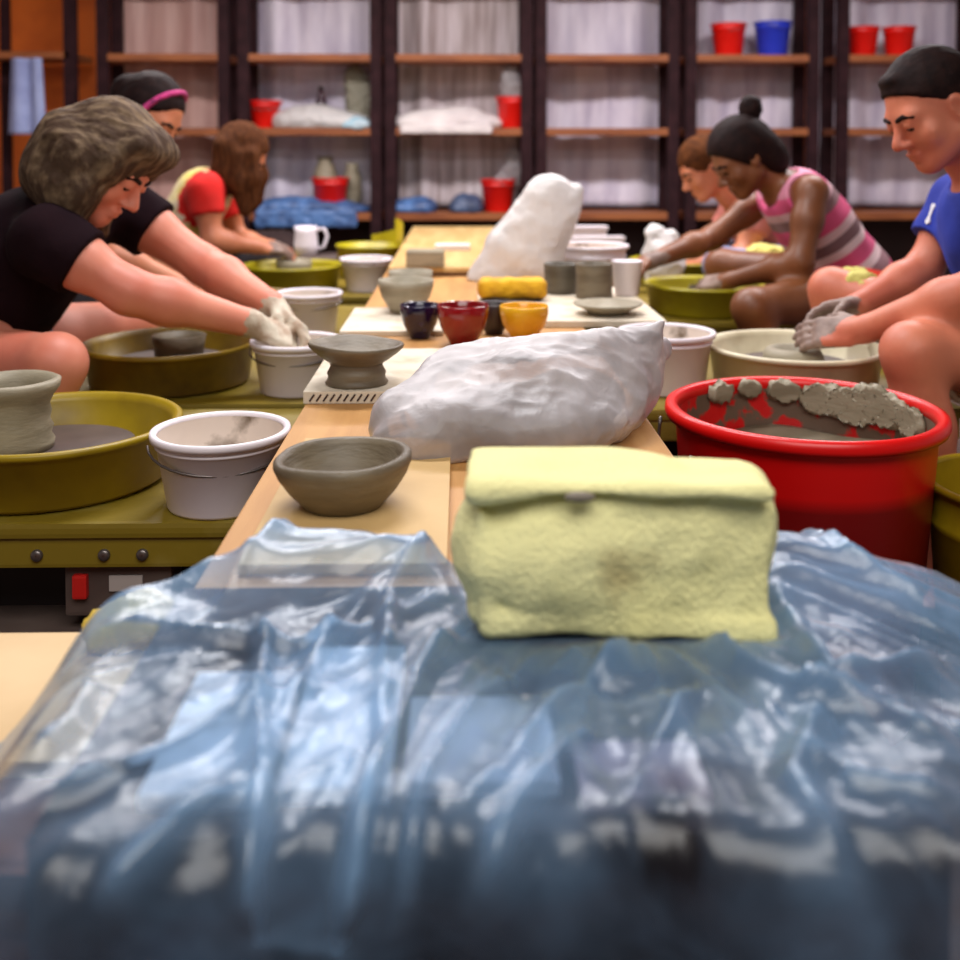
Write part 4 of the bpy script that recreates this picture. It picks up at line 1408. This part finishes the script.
J1 = dict(pelvis=(-1.20, 2.42, 0.50), chest=A(40, 238, Y=2.40), neck=A(70, 215, Y=2.37), head=A(108, 163, Y=2.33),
          shR=A(48, 242, Y=2.20), elR=A(130, 292, Y=2.20), wrR=A(252, 324, Y=2.30), handR=A(298, 344, Y=2.355), backR=(0.25, -0.45, 0.8), thumbR=-1,
          shL=A(118, 205, Y=2.58), elL=A(205, 266, Y=2.56), wrL=A(272, 305, Y=2.43), handL=A(302, 330, Y=2.40), backL=(0.3, 0.3, 0.9), thumbL=1,
          knR=A(55, 364, Y=2.06), knL=A(135, 322, Y=2.80), anR=(-0.98, 2.06, 0.085), anL=(-0.98, 2.80, 0.085))
person('woman in black t-shirt with grey-brown hair bending to wash her hands in a bucket', J1, 0.0055, M['skin_f'], M['shirt_black'], M['denim'],
       (0.74, -0.16, -0.63), (0.62, 0.05, 0.78), hair_fluffy, hs=1.02, girth=1.18, sleeve=0.42, short=0.42, armr=1.16, curl=(0.62, 0.5),
       regions=[(A(290, 335, Y=2.34), 0.115, M['claycoat']), (A(300, 322, Y=2.41), 0.075, M['claycoat'])])
stool((-1.22, 2.42), 0.385, 'wooden stool under the woman in black')


# -- woman with pink headband
def hair_band(t, T, Rn, S, h, c, R):
    pr = [ell(T(0, -0.020, 0.032), S(0.082, 0.104, 0.098), Rn, 0.02, 1, [(T(0, 0.078, 0.07), R @ Vector((0, 0.72, -0.69)))]),
          ell(T(0, -0.115, 0.02), S(0.05, 0.04, 0.05), Rn, 0.02), ell(T(0, -0.08, -0.05), S(0.06, 0.04, 0.06), Rn, 0.02)]
    hr = blob('hair', pr, h, M['hair_dark'], t, post=hair_noise(0.004, 26, 4.0, (0.4, 1.5, 0.4)))
    pts = []
    for i in range(25):
        a = math.pi * (i / 24)
        pts.append(T(0.083 * math.cos(a), 0.045 - 0.03 * abs(math.cos(a)) ** 2, -0.01 + 0.125 * math.sin(a)) - Vector(t.location))
    tube('headband', pts, 0.0095, M['pinkband'], t, seg=10)


J2 = dict(pelvis=(-1.25, 3.22, 0.50), chest=A(95, 200, Y=3.20), neck=A(118, 170, Y=3.18), head=A(150, 116, Y=3.15),
          shR=A(96, 195, Y=3.00), elR=A(100, 250, Y=2.98), wrR=A(195, 292, Y=3.05), handR=A(218, 300, Y=3.10), backR=(0, -0.6, 0.8), thumbR=-1,
          shL=A(118, 190, Y=3.38), elL=A(150, 255, Y=3.40), wrL=A(215, 292, Y=3.28), handL=A(238, 300, Y=3.22), backL=(0, 0.6, 0.8), thumbL=1,
          knR=(-0.92, 2.86, 0.56), knL=(-0.92, 3.58, 0.56), anR=(-1.0, 2.88, 0.085), anL=(-1.0, 3.56, 0.085))
person('woman with pink headband and dark hair, mostly hidden behind the woman in black', J2, 0.009, M['skin_g'], M['shirt_teal'], M['dark_pants'],
       (0.75, -0.25, -0.55), (0.55, 0.0, 0.80), hair_band, sleeve=0.45, short=2, bottoms_name='trousers')
stool((-1.26, 3.22), 0.385, 'wooden stool under the woman with pink headband')


# -- girl in tie-dye
def hair_long(t, T, Rn, S, h, c, R):
    d = Vector((0, 0, -1))
    pr = [ell(T(0, -0.018, 0.034), S(0.086, 0.106, 0.100), Rn, 0.02, 1, [(T(0, 0.082, 0.07), R @ Vector((0, 0.75, -0.66)))])]
    for q in (-1, 1):
        a = T(q * 0.078, -0.005, 0.0)
        pr += chain([a, a + d * 0.10 + Vector((0.01, 0, 0)), a + d * 0.21 + Vector((0.03, 0, 0))], [0.036, 0.04, 0.022], 0.03)
        a = T(q * 0.062, -0.07, 0.0)
        pr += chain([a, a + d * 0.10, a + d * 0.17], [0.04, 0.042, 0.022], 0.03)
        a = T(q * 0.075, 0.045, 0.04)
        pr += chain([a, a + d * 0.09, a + d * 0.19], [0.024, 0.03, 0.014], 0.03)
    blob('hair', pr, h, M['hair_brown'], t, post=hair_noise(0.005, 30, 6.0, (1.2, 1.2, 0.15)))


J3 = dict(pelvis=(-1.14, 4.12, 0.50), chest=A(198, 200, Y=4.10), neck=A(216, 184, Y=4.08), head=A(241, 156, Y=4.05),
          shR=A(205, 190, Y=3.93), elR=A(212, 240, Y=3.90), wrR=A(258, 247, Y=4.0), handR=A(282, 248, Y=4.05), backR=(0.2, -0.5, 0.8), thumbR=-1,
          shL=A(222, 190, Y=4.27), elL=A(238, 240, Y=4.30), wrL=A(272, 247, Y=4.18), handL=A(290, 250, Y=4.12), backL=(0.2, 0.5, 0.8), thumbL=1,
          knR=(-0.90, 3.78, 0.55), knL=(-0.90, 4.46, 0.55), anR=(-0.98, 3.80, 0.085), anL=(-0.98, 4.44, 0.085))
person('girl with long brown hair in yellow tie-dye shirt with red sleeves at the wheel', J3, 0.009, M['skin_g'], M['shirt_tie'], M['dark_pants'],
       (0.78, 0.05, -0.55), (0.55, 0, 0.8), hair_long, hs=0.98, girth=0.88, sleeve=0.5, short=2, bottoms_name='trousers',
       shirt_regions=[(Vector(J3['shR']).lerp(Vector(J3['elR']), 0.22), 0.12, M['shirt_tie_red']), (Vector(J3['shL']).lerp(Vector(J3['elL']), 0.22), 0.12, M['shirt_tie_red'])],
       regions=[(A(284, 248, Y=4.05), 0.07, M['claygrey'])])
stool((-1.15, 4.12), 0.385, 'wooden stool under the girl in tie-dye')


# -- woman in striped tank top
def hair_bun(t, T, Rn, S, h, c, R):
    pr = [ell(T(0, -0.020, 0.034), S(0.090, 0.112, 0.106), Rn, 0.02, 1, [(T(0, 0.084, 0.070), R @ Vector((0, 0.80, -0.60)))]),
          ell(T(0, -0.085, -0.04), S(0.074, 0.06, 0.085), Rn, 0.03)]
    hr = blob('hair', pr, h, M['hair_dark'], t, post=hair_noise(0.002, 30, 9.0, (0.4, 1, 0.4)))
    pb = [ell(T(0, -0.128, 0.122), S(0.038, 0.036, 0.038), Rn, 0.02), cap(T(0, -0.09, 0.08), T(0, -0.12, 0.115), 0.03, 0.028, 0.02)]
    blob('bun', pb, h, M['hair_dark'], hr, post=hair_noise(0.005, 30, 3.0, (1, 1, 1)), root=t)


J4 = dict(pelvis=(1.36, 3.5, 0.53), chest=A(800, 205, Y=3.48), neck=A(778, 185, Y=3.46), head=A(741, 158, Y=3.43), face=-1,
          shL=A(812, 192, Y=3.28), elL=A(800, 262, Y=3.22), wrL=A(728, 281, Y=3.34), handL=A(698, 284, Y=3.42), backL=(-0.2, -0.5, 0.8), thumbL=1,
          shR=A(768, 196, Y=3.66), elR=A(712, 238, Y=3.60), wrR=A(648, 262, Y=3.42), handR=A(618, 270, Y=3.36), backR=(-0.2, 0.2, 0.9), thumbR=-1,
          knL=A(752, 308, Y=3.08), knR=(0.98, 3.86, 0.57), anL=(1.02, 3.10, 0.085), anR=(1.05, 3.85, 0.085))
person('woman with dark hair in a bun and pink striped tank top bending over her wheel', J4, 0.008, M['skin_d'], M['stripes'], M['shorts_red'],
       (-0.80, -0.12, -0.55), (-0.52, 0, 0.84), hair_bun, girth=0.98, sleeve=0, short=0.3, tank=True, shirt_name='tank_top', neckline=0.085,
       shirt_axis=(Vector(J4['pelvis']), Vector(J4['chest']) + (Vector(J4['chest']) - Vector(J4['pelvis'])) * 0.35),
       regions=[(A(700, 284, Y=3.42), 0.10, M['claygrey']), (A(655, 262, Y=3.42), 0.05, M['claygrey'])])
stool((1.37, 3.5), 0.41, 'wooden stool under the woman in striped tank top')


# -- person behind
def hair_tied(t, T, Rn, S, h, c, R):
    pr = [ell(T(0, -0.020, 0.034), S(0.082, 0.104, 0.098), Rn, 0.02, 1, [(T(0, 0.092, 0.05), R @ Vector((0, 0.80, -0.60)))]),
          ell(T(0, -0.09, -0.03), S(0.07, 0.06, 0.09), Rn, 0.03)]
    blob('hair', pr, h, M['hair_blond'], t, post=hair_noise(0.004, 24, 5.0, (0.4, 1.5, 0.4)))


J5 = dict(pelvis=(1.42, 4.28, 0.50), chest=A(757, 222, Y=4.25), neck=A(735, 200, Y=4.22), head=A(703, 168, Y=4.2), face=-1,
          shL=A(760, 210, Y=4.06), elL=A(742, 258, Y=4.02), wrL=A(700, 264, Y=4.12), handL=A(680, 266, Y=4.2), backL=(-0.2, -0.5, 0.8), thumbL=1,
          shR=A(738, 205, Y=4.42), elR=A(712, 252, Y=4.45), wrR=A(690, 262, Y=4.36), handR=A(675, 266, Y=4.3), backR=(-0.2, 0.5, 0.8), thumbR=-1,
          knL=A(722, 266, Y=3.93), knR=(1.08, 4.62, 0.56), anL=(1.14, 3.95, 0.085), anR=(1.14, 4.6, 0.085))
person('person in peach shirt with dark blond hair, half hidden behind the striped tank top', J5, 0.009, M['skin_g'], M['shirt_peach'], M['denim_pale'],
       (-0.80, -0.1, -0.5), (-0.5, 0, 0.84), hair_tied, sleeve=0.5, short=2, bottoms_name='jeans')
stool((1.43, 4.28), 0.385, 'wooden stool under the person in peach shirt')


# -- man in blue, right
def hair_short(t, T, Rn, S, h, c, R):
    pr = [ell(T(0, -0.014, 0.036), S(0.0795, 0.102, 0.095), Rn, 0.008, 1, [(T(0, 0.078, 0.070), R @ Vector((0, 0.62, -0.78)))]),
          ell(T(0, 0.060, 0.098), S(0.030, 0.012, 0.008), Rn, 0.02),
          ell(T(0, -0.075, -0.02), S(0.066, 0.034, 0.06), Rn, 0.02)]
    blob('hair', pr, h, M['hair_dark'], t, post=hair_noise(0.002, 40, 5.0, (0.4, 1, 0.4)))


J6 = dict(pelvis=(1.42, 2.36, 0.50), chest=A(995, 225, Y=2.34), neck=A(985, 180, Y=2.33), head=A(932, 108, Y=2.28), face=-1,
          shL=A(1020, 212, Y=2.12), elL=A(985, 288, Y=2.08), wrL=A(862, 330, Y=2.24), handL=A(800, 334, Y=2.32), backL=(-0.1, -0.75, 0.6), thumbL=1,
          shR=A(962, 200, Y=2.54), elR=A(922, 272, Y=2.52), wrR=A(857, 306, Y=2.44), handR=A(800, 318, Y=2.41), backR=(-0.1, 0.65, 0.7), thumbR=-1,
          knL=A(912, 352, Y=2.08), knR=A(832, 290, Y=2.78), anL=(1.0, 2.06, 0.085), anR=(1.04, 2.76, 0.085))
m6 = person('man in blue t-shirt with short dark hair, both hands on a cream wheel', J6, 0.0055, M['skin_m'], M['shirt_blue'], M['shorts_khaki'],
            (-0.86, -0.12, -0.48), (-0.48, 0, 0.86), hair_short, hs=1.04, girth=1.06, sleeve=0.58, short=0.72, armr=1.08, curl=(0.3, 0.28), fat=1.08,
            regions=[(A(815, 322, Y=2.38), 0.125, M['claygrey']), (A(850, 318, Y=2.34), 0.07, M['claygrey'])])
stool((1.43, 2.36), 0.385, 'wooden stool under the man in blue')

# white print on the man's sleeve
bpy.context.view_layer.update()
tgt = A(931, 214, Y=2.4)
eye = Vector((0, 0, CAMZ))
hit, hp, hn, _i, hob, _m = SC.ray_cast(bpy.context.evaluated_depsgraph_get(), eye + (tgt - eye) * 0.6, (tgt - eye).normalized())
pv, pf = [], []
for z_, w_ in ((-0.026, 0.004), (-0.020, 0.009), (-0.010, 0.005), (0.012, 0.005), (0.020, 0.009), (0.026, 0.005)):
    pv += [(-w_, -0.001, z_), (w_, -0.001, z_), (w_, 0.004, z_), (-w_, 0.004, z_)]
for k in range(5):
    for q in range(4):
        pf.append((k * 4 + q, k * 4 + (q + 1) % 4, (k + 1) * 4 + (q + 1) % 4, (k + 1) * 4 + q))
pf += [(3, 2, 1, 0), (20, 21, 22, 23)]
o = npmesh('shirt_print', pv, pf, M['logo'], m6, smooth=False)
print('print on', hob.name if hit else None)
o.rotation_euler = (-hn).to_track_quat('Y', 'Z').to_euler()
o.location = hp + hn * 0.002 - Vector(m6.location)
o['label'] = 'white print on the blue sleeve'

# cloth on far knee of the man, and cloth on lap of person behind
def draped(name, c, r, m, label, seed):
    pr = [ell((c.x, c.y, c.z), r, None, 0.02), ell((c.x + r[0] * 0.6, c.y - r[1] * 0.3, c.z - r[2] * 0.4), (r[0] * 0.7, r[1] * 0.8, r[2] * 0.7), None, 0.03)]
    V, Q = sdf_surface(pr, 0.007)
    V = V + vnormals(V, Q) * (crumple(V, 18, 3, seed) * 0.014)[:, None]
    return solo(npmesh(name, V - np.array(c), Q, m), c, label, 'cloth')


draped('cloth', A(855, 288, Y=2.76), (0.055, 0.07, 0.05), M['towel2'], 'yellow-green cloth draped over the far knee of the man in blue', 2)
draped('cloth', A(765, 254, Y=3.95), (0.07, 0.06, 0.035), M['towel2'], 'pale yellow-green cloth on the lap behind the brown forearm', 5)

# dark cloth heap behind the girl's hands, under the lower shelf
c = Vector((A(275, 232, Y=5.9).x, 5.85, 0.0))
t = thing('waste_bin', 'dark bin topped with dark cloth below the blue shelf wrap', 'bin', c)
lathe('body', [(0.001, 0), (0.17, 0), (0.2, 0.42), (0.19, 0.42), (0.001, 0.05)], M['darkpanel'], t)
pr = [ell((0, 0, 0.45), (0.22, 0.18, 0.09), None, 0.03)]
V, Q = sdf_surface(pr, 0.01)
V = V + vnormals(V, Q) * (crumple(V, 12, 3, 4) * 0.02)[:, None]
npmesh('cloth', V, Q, M['darkcloth'], t)

# ------------------------------------------------------------------ foreground: crate, slabs, blue sheet, yellow bundle
c = A(52, 680, z=0.46)
t = thing('crate', 'brown wooden crate at the lower left under a cream board', 'crate', (-0.57, 0.98, 0.0))
box('body', (0, 0, 0.22), (0.50, 0.36, 0.44), M['terra'], t, 0.006)
for zz in (0.10, 0.25, 0.39):
    box('slat', (0, -0.186, zz), (0.50, 0.012, 0.10), M['terra'], t, 0.003)
o = box('cream_board', (0, 0, 0.008), (0.54, 0.25, 0.016), M['cream'], None, 0.003)
solo(o, (-0.575, 1.035, 0.4405), 'cream board on the crate at the lower left', 'board')
c = A(130, 625, z=0.47)
pr = [cap(A(105, 632, Y=1.12), A(140, 622, Y=1.12), 0.022, 0.026, 0.02), cap(A(140, 622, Y=1.12), A(160, 606, Y=1.13), 0.022, 0.012, 0.02)]
V, Q = sdf_surface(pr, 0.005)
V = V + vnormals(V, Q) * (crumple(V, 35, 2, 3) * 0.008)[:, None]
V[:, 2] = np.maximum(V[:, 2], 0.4575)
c = Vector((A(130, 625, Y=1.12).x, 1.12, 0.457))
solo(npmesh('rag', V - np.array(c), Q, M['rag']), c, 'yellow rag on the cream board beside the blue sheet', 'rag')

# slabs under the sheet
bm = bmesh.new()
add_box(bm, (0, 0, 0.005), (0.57, 0.355, 0.010), 0.002)
add_box(bm, (0, -0.1815, -0.11), (0.57, 0.008, 0.24), 0.002)
o = bm_obj('table_cover', bm, M['brownbox'])
solo(o, (0.02, 0.807, TZ + 0.0005), 'dark brown cover under the blue sheet, folded over the near table end', 'cover')
for (xa, xb, ya, yb_, zt, lab, mm) in [(-0.205, -0.125, 0.645, 0.80, 0.012, 'white plaster slab under the blue sheet, nearest the left', 'plaster'),
                                       (-0.118, -0.045, 0.65, 0.84, 0.012, 'white plaster slab under the blue sheet, second from the left', 'plaster'),
                                       (-0.037, 0.065, 0.655, 0.76, 0.012, 'off-white plaster slab under the blue sheet, below left half of the yellow bundle', 'paper'),
                                       (0.076, 0.16, 0.638, 0.70, 0.012, 'pinkish clay slab under the blue sheet, below right half of the yellow bundle', 'pinkslab')]:
    o = box('plaster_slab', (0, 0, zt / 2), (xb - xa, yb_ - ya, zt), M[mm], None, 0.003)
    solo(o, ((xa + xb) / 2, (ya + yb_) / 2, TZ + 0.0108), lab, 'slab', 'slabs under the blue sheet')

ZS = TZ + 0.026         # resting level of the sheet
EDGE = 0.628            # y of the table's front edge, with slack


def to_xs(px, py):
    """photo pixel -> position on the sheet (x, s); s runs back to front and then down the table's end"""
    q = A(px, py, z=ZS)
    if q.y >= EDGE:
        return q.x, q.y
    for _ in range(1):
        q = A(px, py, Y=EDGE - 0.012)
    return q.x, EDGE - max(0, ZS - q.z)


# folds: polylines, height, half width
FOLDS = [
    ([(478, 600), (420, 690), (385, 780), (352, 950)], 0.016, 0.010),
    ([(545, 650), (480, 720), (425, 810), (395, 950)], 0.013, 0.009),
    ([(520, 655), (455, 730), (400, 820), (372, 950)], 0.008, 0.006),
    ([(268, 630), (258, 720), (264, 800), (268, 950)], 0.016, 0.010),
    ([(385, 690), (382, 760), (362, 860), (345, 950)], 0.012, 0.010),
    ([(600, 740), (540, 820), (470, 920)], 0.012, 0.010),
    ([(22, 850), (120, 800), (200, 755), (290, 705)], 0.018, 0.012),
    ([(22, 780), (70, 740), (95, 690)], 0.02, 0.016),
    ([(130, 940), (200, 870), (262, 815)], 0.014, 0.009),
    ([(700, 690), (660, 760), (620, 850)], 0.012, 0.010),
    ([(690, 620), (740, 680), (800, 715), (900, 720)], 0.018, 0.010),
    ([(770, 600), (800, 650), (830, 695), (850, 700)], 0.016, 0.010),
    ([(950, 660), (880, 690), (820, 705)], 0.016, 0.012),
    ([(950, 760), (880, 730), (790, 712)], 0.012, 0.012),
    ([(800, 760), (860, 800), (950, 830)], 0.012, 0.012),
    ([(790, 545), (850, 590), (950, 620)], 0.014, 0.014),
    ([(440, 570), (390, 620), (385, 690)], 0.02, 0.012),
    ([(390, 600), (330, 650), (300, 700), (275, 760)], 0.012, 0.012),
    ([(330, 540), (260, 590), (215, 625)], 0.014, 0.014),
    ([(90, 645), (200, 655), (300, 660), (380, 640)], 0.016, 0.010),
    ([(640, 650), (560, 720), (500, 800), (440, 880)], 0.012, 0.012),
    ([(820, 720), (800, 800), (810, 900)], 0.012, 0.012),
    ([(560, 760), (640, 780), (700, 830)], -0.006, 0.014),
    ([(470, 640), (520, 690), (620, 700), (700, 690)], -0.01, 0.02),
]
nx, ns = 330, 200
xs = np.linspace(-0.62, 0.62, nx)
ss = np.linspace(0.36, 1.10, ns)
XX, SS = np.meshgrid(xs, ss)            # rows: s
X = XX.ravel().copy()
S_ = SS.ravel().copy()
# back outline of the sheet (pull the rear rows to the outline seen in the photo)
back = np.interp(X, [-0.62, -0.44, -0.36, -0.30, -0.25, -0.19, -0.15, -0.10, -0.02, 0.06, 0.3, 0.45, 0.62], [0.84, 0.86, 0.87, 0.88, 0.91, 0.965, 0.99, 0.985, 0.965, 0.95, 1.02, 1.0, 0.98])
S_ = EDGE - (EDGE - S_) if False else np.where(S_ > EDGE, EDGE + (S_ - EDGE) / (1.10 - EDGE) * (back - EDGE), S_)
H = np.zeros_like(X)
LAY_SHEEN = np.zeros_like(X)
for poly, amp, wd in FOLDS:
    q = np.array([to_xs(*p_) for p_ in poly])
    best = np.full(len(X), 9.0)
    end = np.zeros(len(X))
    L_ = np.concatenate([[0], np.cumsum(np.linalg.norm(np.diff(q, axis=0), axis=1))])
    for i in range(len(q) - 1):
        ab = q[i + 1] - q[i]
        t_ = np.clip(((X - q[i, 0]) * ab[0] + (S_ - q[i, 1]) * ab[1]) / max(ab @ ab, 1e-9), 0, 1)
        d_ = np.hypot(X - q[i, 0] - t_ * ab[0], S_ - q[i, 1] - t_ * ab[1])
        f_ = (L_[i] + t_ * (L_[i + 1] - L_[i])) / L_[-1]
        up_ = d_ < best
        best = np.where(up_, d_, best)
        end = np.where(up_, f_, end)
    taper = np.clip(np.minimum(end, 1 - end) * 6, 0.15, 1)
    prof = np.exp(-(best / wd) ** 2) * 0.55 + 0.45 * np.clip(1 - best / (wd * 0.7), 0, 1)
    H += amp * prof * taper
    LAY_SHEEN += np.clip(amp, 0, 1) * (9 + 10 * (S_ < EDGE)) * np.exp(-(best / (wd * 0.9)) ** 2) * taper  # milkier along folds, more so where hanging: highlight streaks put into the opacity


def gau(cx_, cy_, sx_, sy_, a):
    return a * np.exp(-((X - cx_) / sx_) ** 2 - ((S_ - cy_) / sy_) ** 2)


H += gau(-0.135, 0.955, 0.10, 0.065, 0.040) + gau(-0.03, 0.93, 0.05, 0.04, 0.025) + gau(0.30, 0.97, 0.09, 0.07, 0.030) + gau(0.43, 0.95, 0.1, 0.1, 0.02)
H += gau(-0.33, 0.90, 0.1, 0.06, 0.02)
P3 = np.stack([X * 1.0, S_ * 0.8, np.zeros_like(X)], 1)
H += 0.007 * crumple(P3, 6, 2, 2.2) + 0.0012 * crumple(P3 + 5, 20, 2, 7.7)
# folds fanning out from under the yellow bundle
rx, ry = X - 0.11, np.maximum(0.98 - S_, 0.0)
th_ = np.arctan2(rx, ry + 0.03)
rr_ = np.hypot(rx, ry)
PF = np.stack([th_ * 3.2 + 0.35 * pnoise(P3 * 5), rr_ * 2.2, np.zeros_like(X)], 1)
fan = crumple(PF, 1.0, 3, 4.4)
H += np.clip((rr_ - 0.06) / 0.12, 0, 1) * 0.016 * fan
LAY_SHEEN += 0.22 * np.clip(fan, 0, 1) * np.where(S_ < EDGE + 0.02, 0.45, 1.0)
LAY_SHEEN += gau(-0.14, 0.97, 0.12, 0.06, 0.35) + gau(-0.03, 0.93, 0.05, 0.05, 0.3) + gau(0.36, 0.93, 0.12, 0.09, 0.28) + gau(-0.28, 0.86, 0.1, 0.05, 0.25)
# keep the sheet flat under the yellow bundle
flat = np.exp(-(np.maximum(np.abs(X - 0.128) - 0.115, 0) / 0.03) ** 2) * np.exp(-(np.maximum(np.abs(S_ - 0.895) - 0.05, 0) / 0.025) ** 2)
H = H * (1 - flat)
H = np.maximum(H, -0.006)
# base surface
side = np.maximum(TX0 - 0.01 - X, 0)
sag = np.minimum(side * 1.0, 0.115) * (1 - np.exp(-(side / 0.05) ** 2))
sider = np.maximum(X - TX1 - 0.01, 0)
sag += np.minimum(sider * 0.22, 0.05)
edge_x = EDGE - 0.045 * np.clip(0.45 + 1.3 * pnoise(np.stack([X * 7, X * 0 + 3.3, X * 0], 1)), 0, 1)      # the film hangs off the edge unevenly
drop = np.maximum(edge_x - S_, 0)
rb = 0.03
ang = np.clip(drop / rb, 0, math.pi / 2 - 0.10)
arc = np.minimum(drop, rb * (math.pi / 2 - 0.10))
yb_ = np.where(S_ > edge_x, S_, edge_x - rb * np.sin(arc / rb) - (drop - arc) * 0.10)
zb_ = np.where(S_ > edge_x, ZS, ZS - rb * (1 - np.cos(arc / rb)) - (drop - arc) * 0.995)
V = np.stack([X, yb_ - np.sin(ang) * H, zb_ - sag + np.cos(ang) * H], 1)
LAY_SHEEN = np.clip(LAY_SHEEN, 0, 0.6)
# doubled film where the sheet is folded over itself
dbl = [((262, 640), (262, 800), (268, 950), (350, 950), (375, 830), (392, 690), (370, 640)), ]
for poly in dbl:
    q = np.array([to_xs(*p_) for p_ in poly])
    ins_ = np.zeros(len(X), bool)
    for i in range(len(q)):
        a_, b_ = q[i], q[(i + 1) % len(q)]
        cnd = ((a_[1] > S_) != (b_[1] > S_)) & (X < (b_[0] - a_[0]) * (S_ - a_[1]) / ((b_[1] - a_[1]) if abs(b_[1] - a_[1]) > 1e-9 else 1e-9) + a_[0])
        ins_ ^= cnd
    LAY_SHEEN = np.where(ins_, LAY_SHEEN + 0.16, LAY_SHEEN)
ii = np.arange(nx * ns).reshape(ns, nx)
Q = np.stack([ii[:-1, :-1], ii[:-1, 1:], ii[1:, 1:], ii[1:, :-1]], -1).reshape(-1, 4)
base = np.array((0.03, 0.85, ZS - 0.02))
o = npmesh('plastic_sheet', V - base, Q, M['film_blue'], attrs={'layers_sheen': LAY_SHEEN})
solo(o, base, 'large crumpled blue plastic sheet over the near table end', 'plastic sheet')

# yellow cloth bundle
bz = ZS + 0.004
bc = Vector((0.133, 0.892, bz))
t = thing('cloth_bundle', 'pale yellow cloth bag with folded flap sitting on the blue sheet', 'bag', bc)


def bw(V, N):
    W = V + N * (pnoise(V * 13 + 3) * 0.009 + crumple(V, 9, 3, 1.0) * 0.006)[:, None]
    W[:, 2] = np.maximum(W[:, 2], bz)
    return W


tl_ = Euler((math.radians(-5), math.radians(1.5), math.radians(-4))).to_matrix()
pr = [rbox((bc.x, bc.y, bz + 0.060), (0.122, 0.048, 0.060), 0.010, tl_, 0.008),
      ell((bc.x - 0.112, bc.y - 0.01, bz + 0.068), (0.022, 0.036, 0.040), None, 0.02),
      ell((bc.x + 0.116, bc.y - 0.005, bz + 0.075), (0.022, 0.042, 0.045), None, 0.02),
      ell((bc.x - 0.005, bc.y - 0.042, bz + 0.060), (0.10, 0.02, 0.042), None, 0.03),
      rbox((bc.x + 0.006, bc.y - 0.052, bz + 0.009), (0.116, 0.006, 0.009), 0.003, tl_, 0.005),
      cap((bc.x + 0.114, bc.y - 0.056, bz + 0.006), (bc.x + 0.120, bc.y - 0.05, bz + 0.10), 0.005, 0.007, 0.006),
      cap((bc.x - 0.108, bc.y - 0.046, bz + 0.006), (bc.x - 0.116, bc.y - 0.046, bz + 0.10), 0.005, 0.006, 0.006)]
tw_m = mat('pale_yellow_canvas', (234, 228, 166), (216, 208, 136), 6, 0.92, 0.4, 220, lo=0.5, hi=0.85)
nt = tw_m.node_tree          # a brown smudge in the middle of the front
b_ = nt.nodes['Principled BSDF']
src = b_.inputs['Base Color'].links[0].from_socket
tc = nt.nodes.new('ShaderNodeTexCoord')
vm = nt.nodes.new('ShaderNodeVectorMath')
vm.operation = 'DISTANCE'
vm.inputs[1].default_value = (0.0, -0.060, 0.055)
nz = nt.nodes.new('ShaderNodeTexNoise')
nz.inputs['Scale'].default_value = 45
ad = nt.nodes.new('ShaderNodeMath')
ad.operation = 'MULTIPLY_ADD'
ad.inputs[1].default_value = 0.06
nt.links.new(tc.outputs['Object'], vm.inputs[0])
nt.links.new(tc.outputs['Object'], nz.inputs['Vector'])
nt.links.new(nz.outputs['Fac'], ad.inputs[0])
nt.links.new(vm.outputs['Value'], ad.inputs[2])
mr = nt.nodes.new('ShaderNodeMapRange')
mr.inputs['From Min'].default_value = 0.03
mr.inputs['From Max'].default_value = 0.062
mr.inputs['To Min'].default_value = 0.55
mr.inputs['To Max'].default_value = 0.0
nt.links.new(ad.outputs[0], mr.inputs['Value'])
mx = nt.nodes.new('ShaderNodeMix')
mx.data_type = 'RGBA'
mx.inputs[7].default_value = rgba((150, 124, 70))
nt.links.new(mr.outputs[0], mx.inputs[0])
nt.links.new(src, mx.inputs[6])
nt.links.new(mx.outputs[2], b_.inputs['Base Color'])
blob('body', pr, 0.0035, tw_m, t, post=bw, it=1)
pr = [rbox((bc.x - 0.002, bc.y - 0.003, bz + 0.121), (0.124, 0.053, 0.0045), 0.003, tl_, 0.004),
      ell((bc.x - 0.03, bc.y + 0.008, bz + 0.120), (0.08, 0.036, 0.012), None, 0.02),
      cap((bc.x - 0.120, bc.y - 0.050, bz + 0.119), (bc.x - 0.05, bc.y - 0.055, bz + 0.122), 0.012, 0.005, 0.006),
      cap((bc.x - 0.05, bc.y - 0.055, bz + 0.122), (bc.x + 0.118, bc.y - 0.064, bz + 0.121), 0.005, 0.004, 0.004)]
fl = blob('flap', pr, 0.004, tw_m, t, post=lambda V, N: V + N * (pnoise(V * 14 + 9) * 0.007)[:, None], it=2)
pr = [ell((bc.x - 0.036, bc.y - 0.062, bz + 0.1185), (0.014, 0.006, 0.0042), None, 0.004)]
blob('button', pr, 0.002, M['button'], fl, root=t)
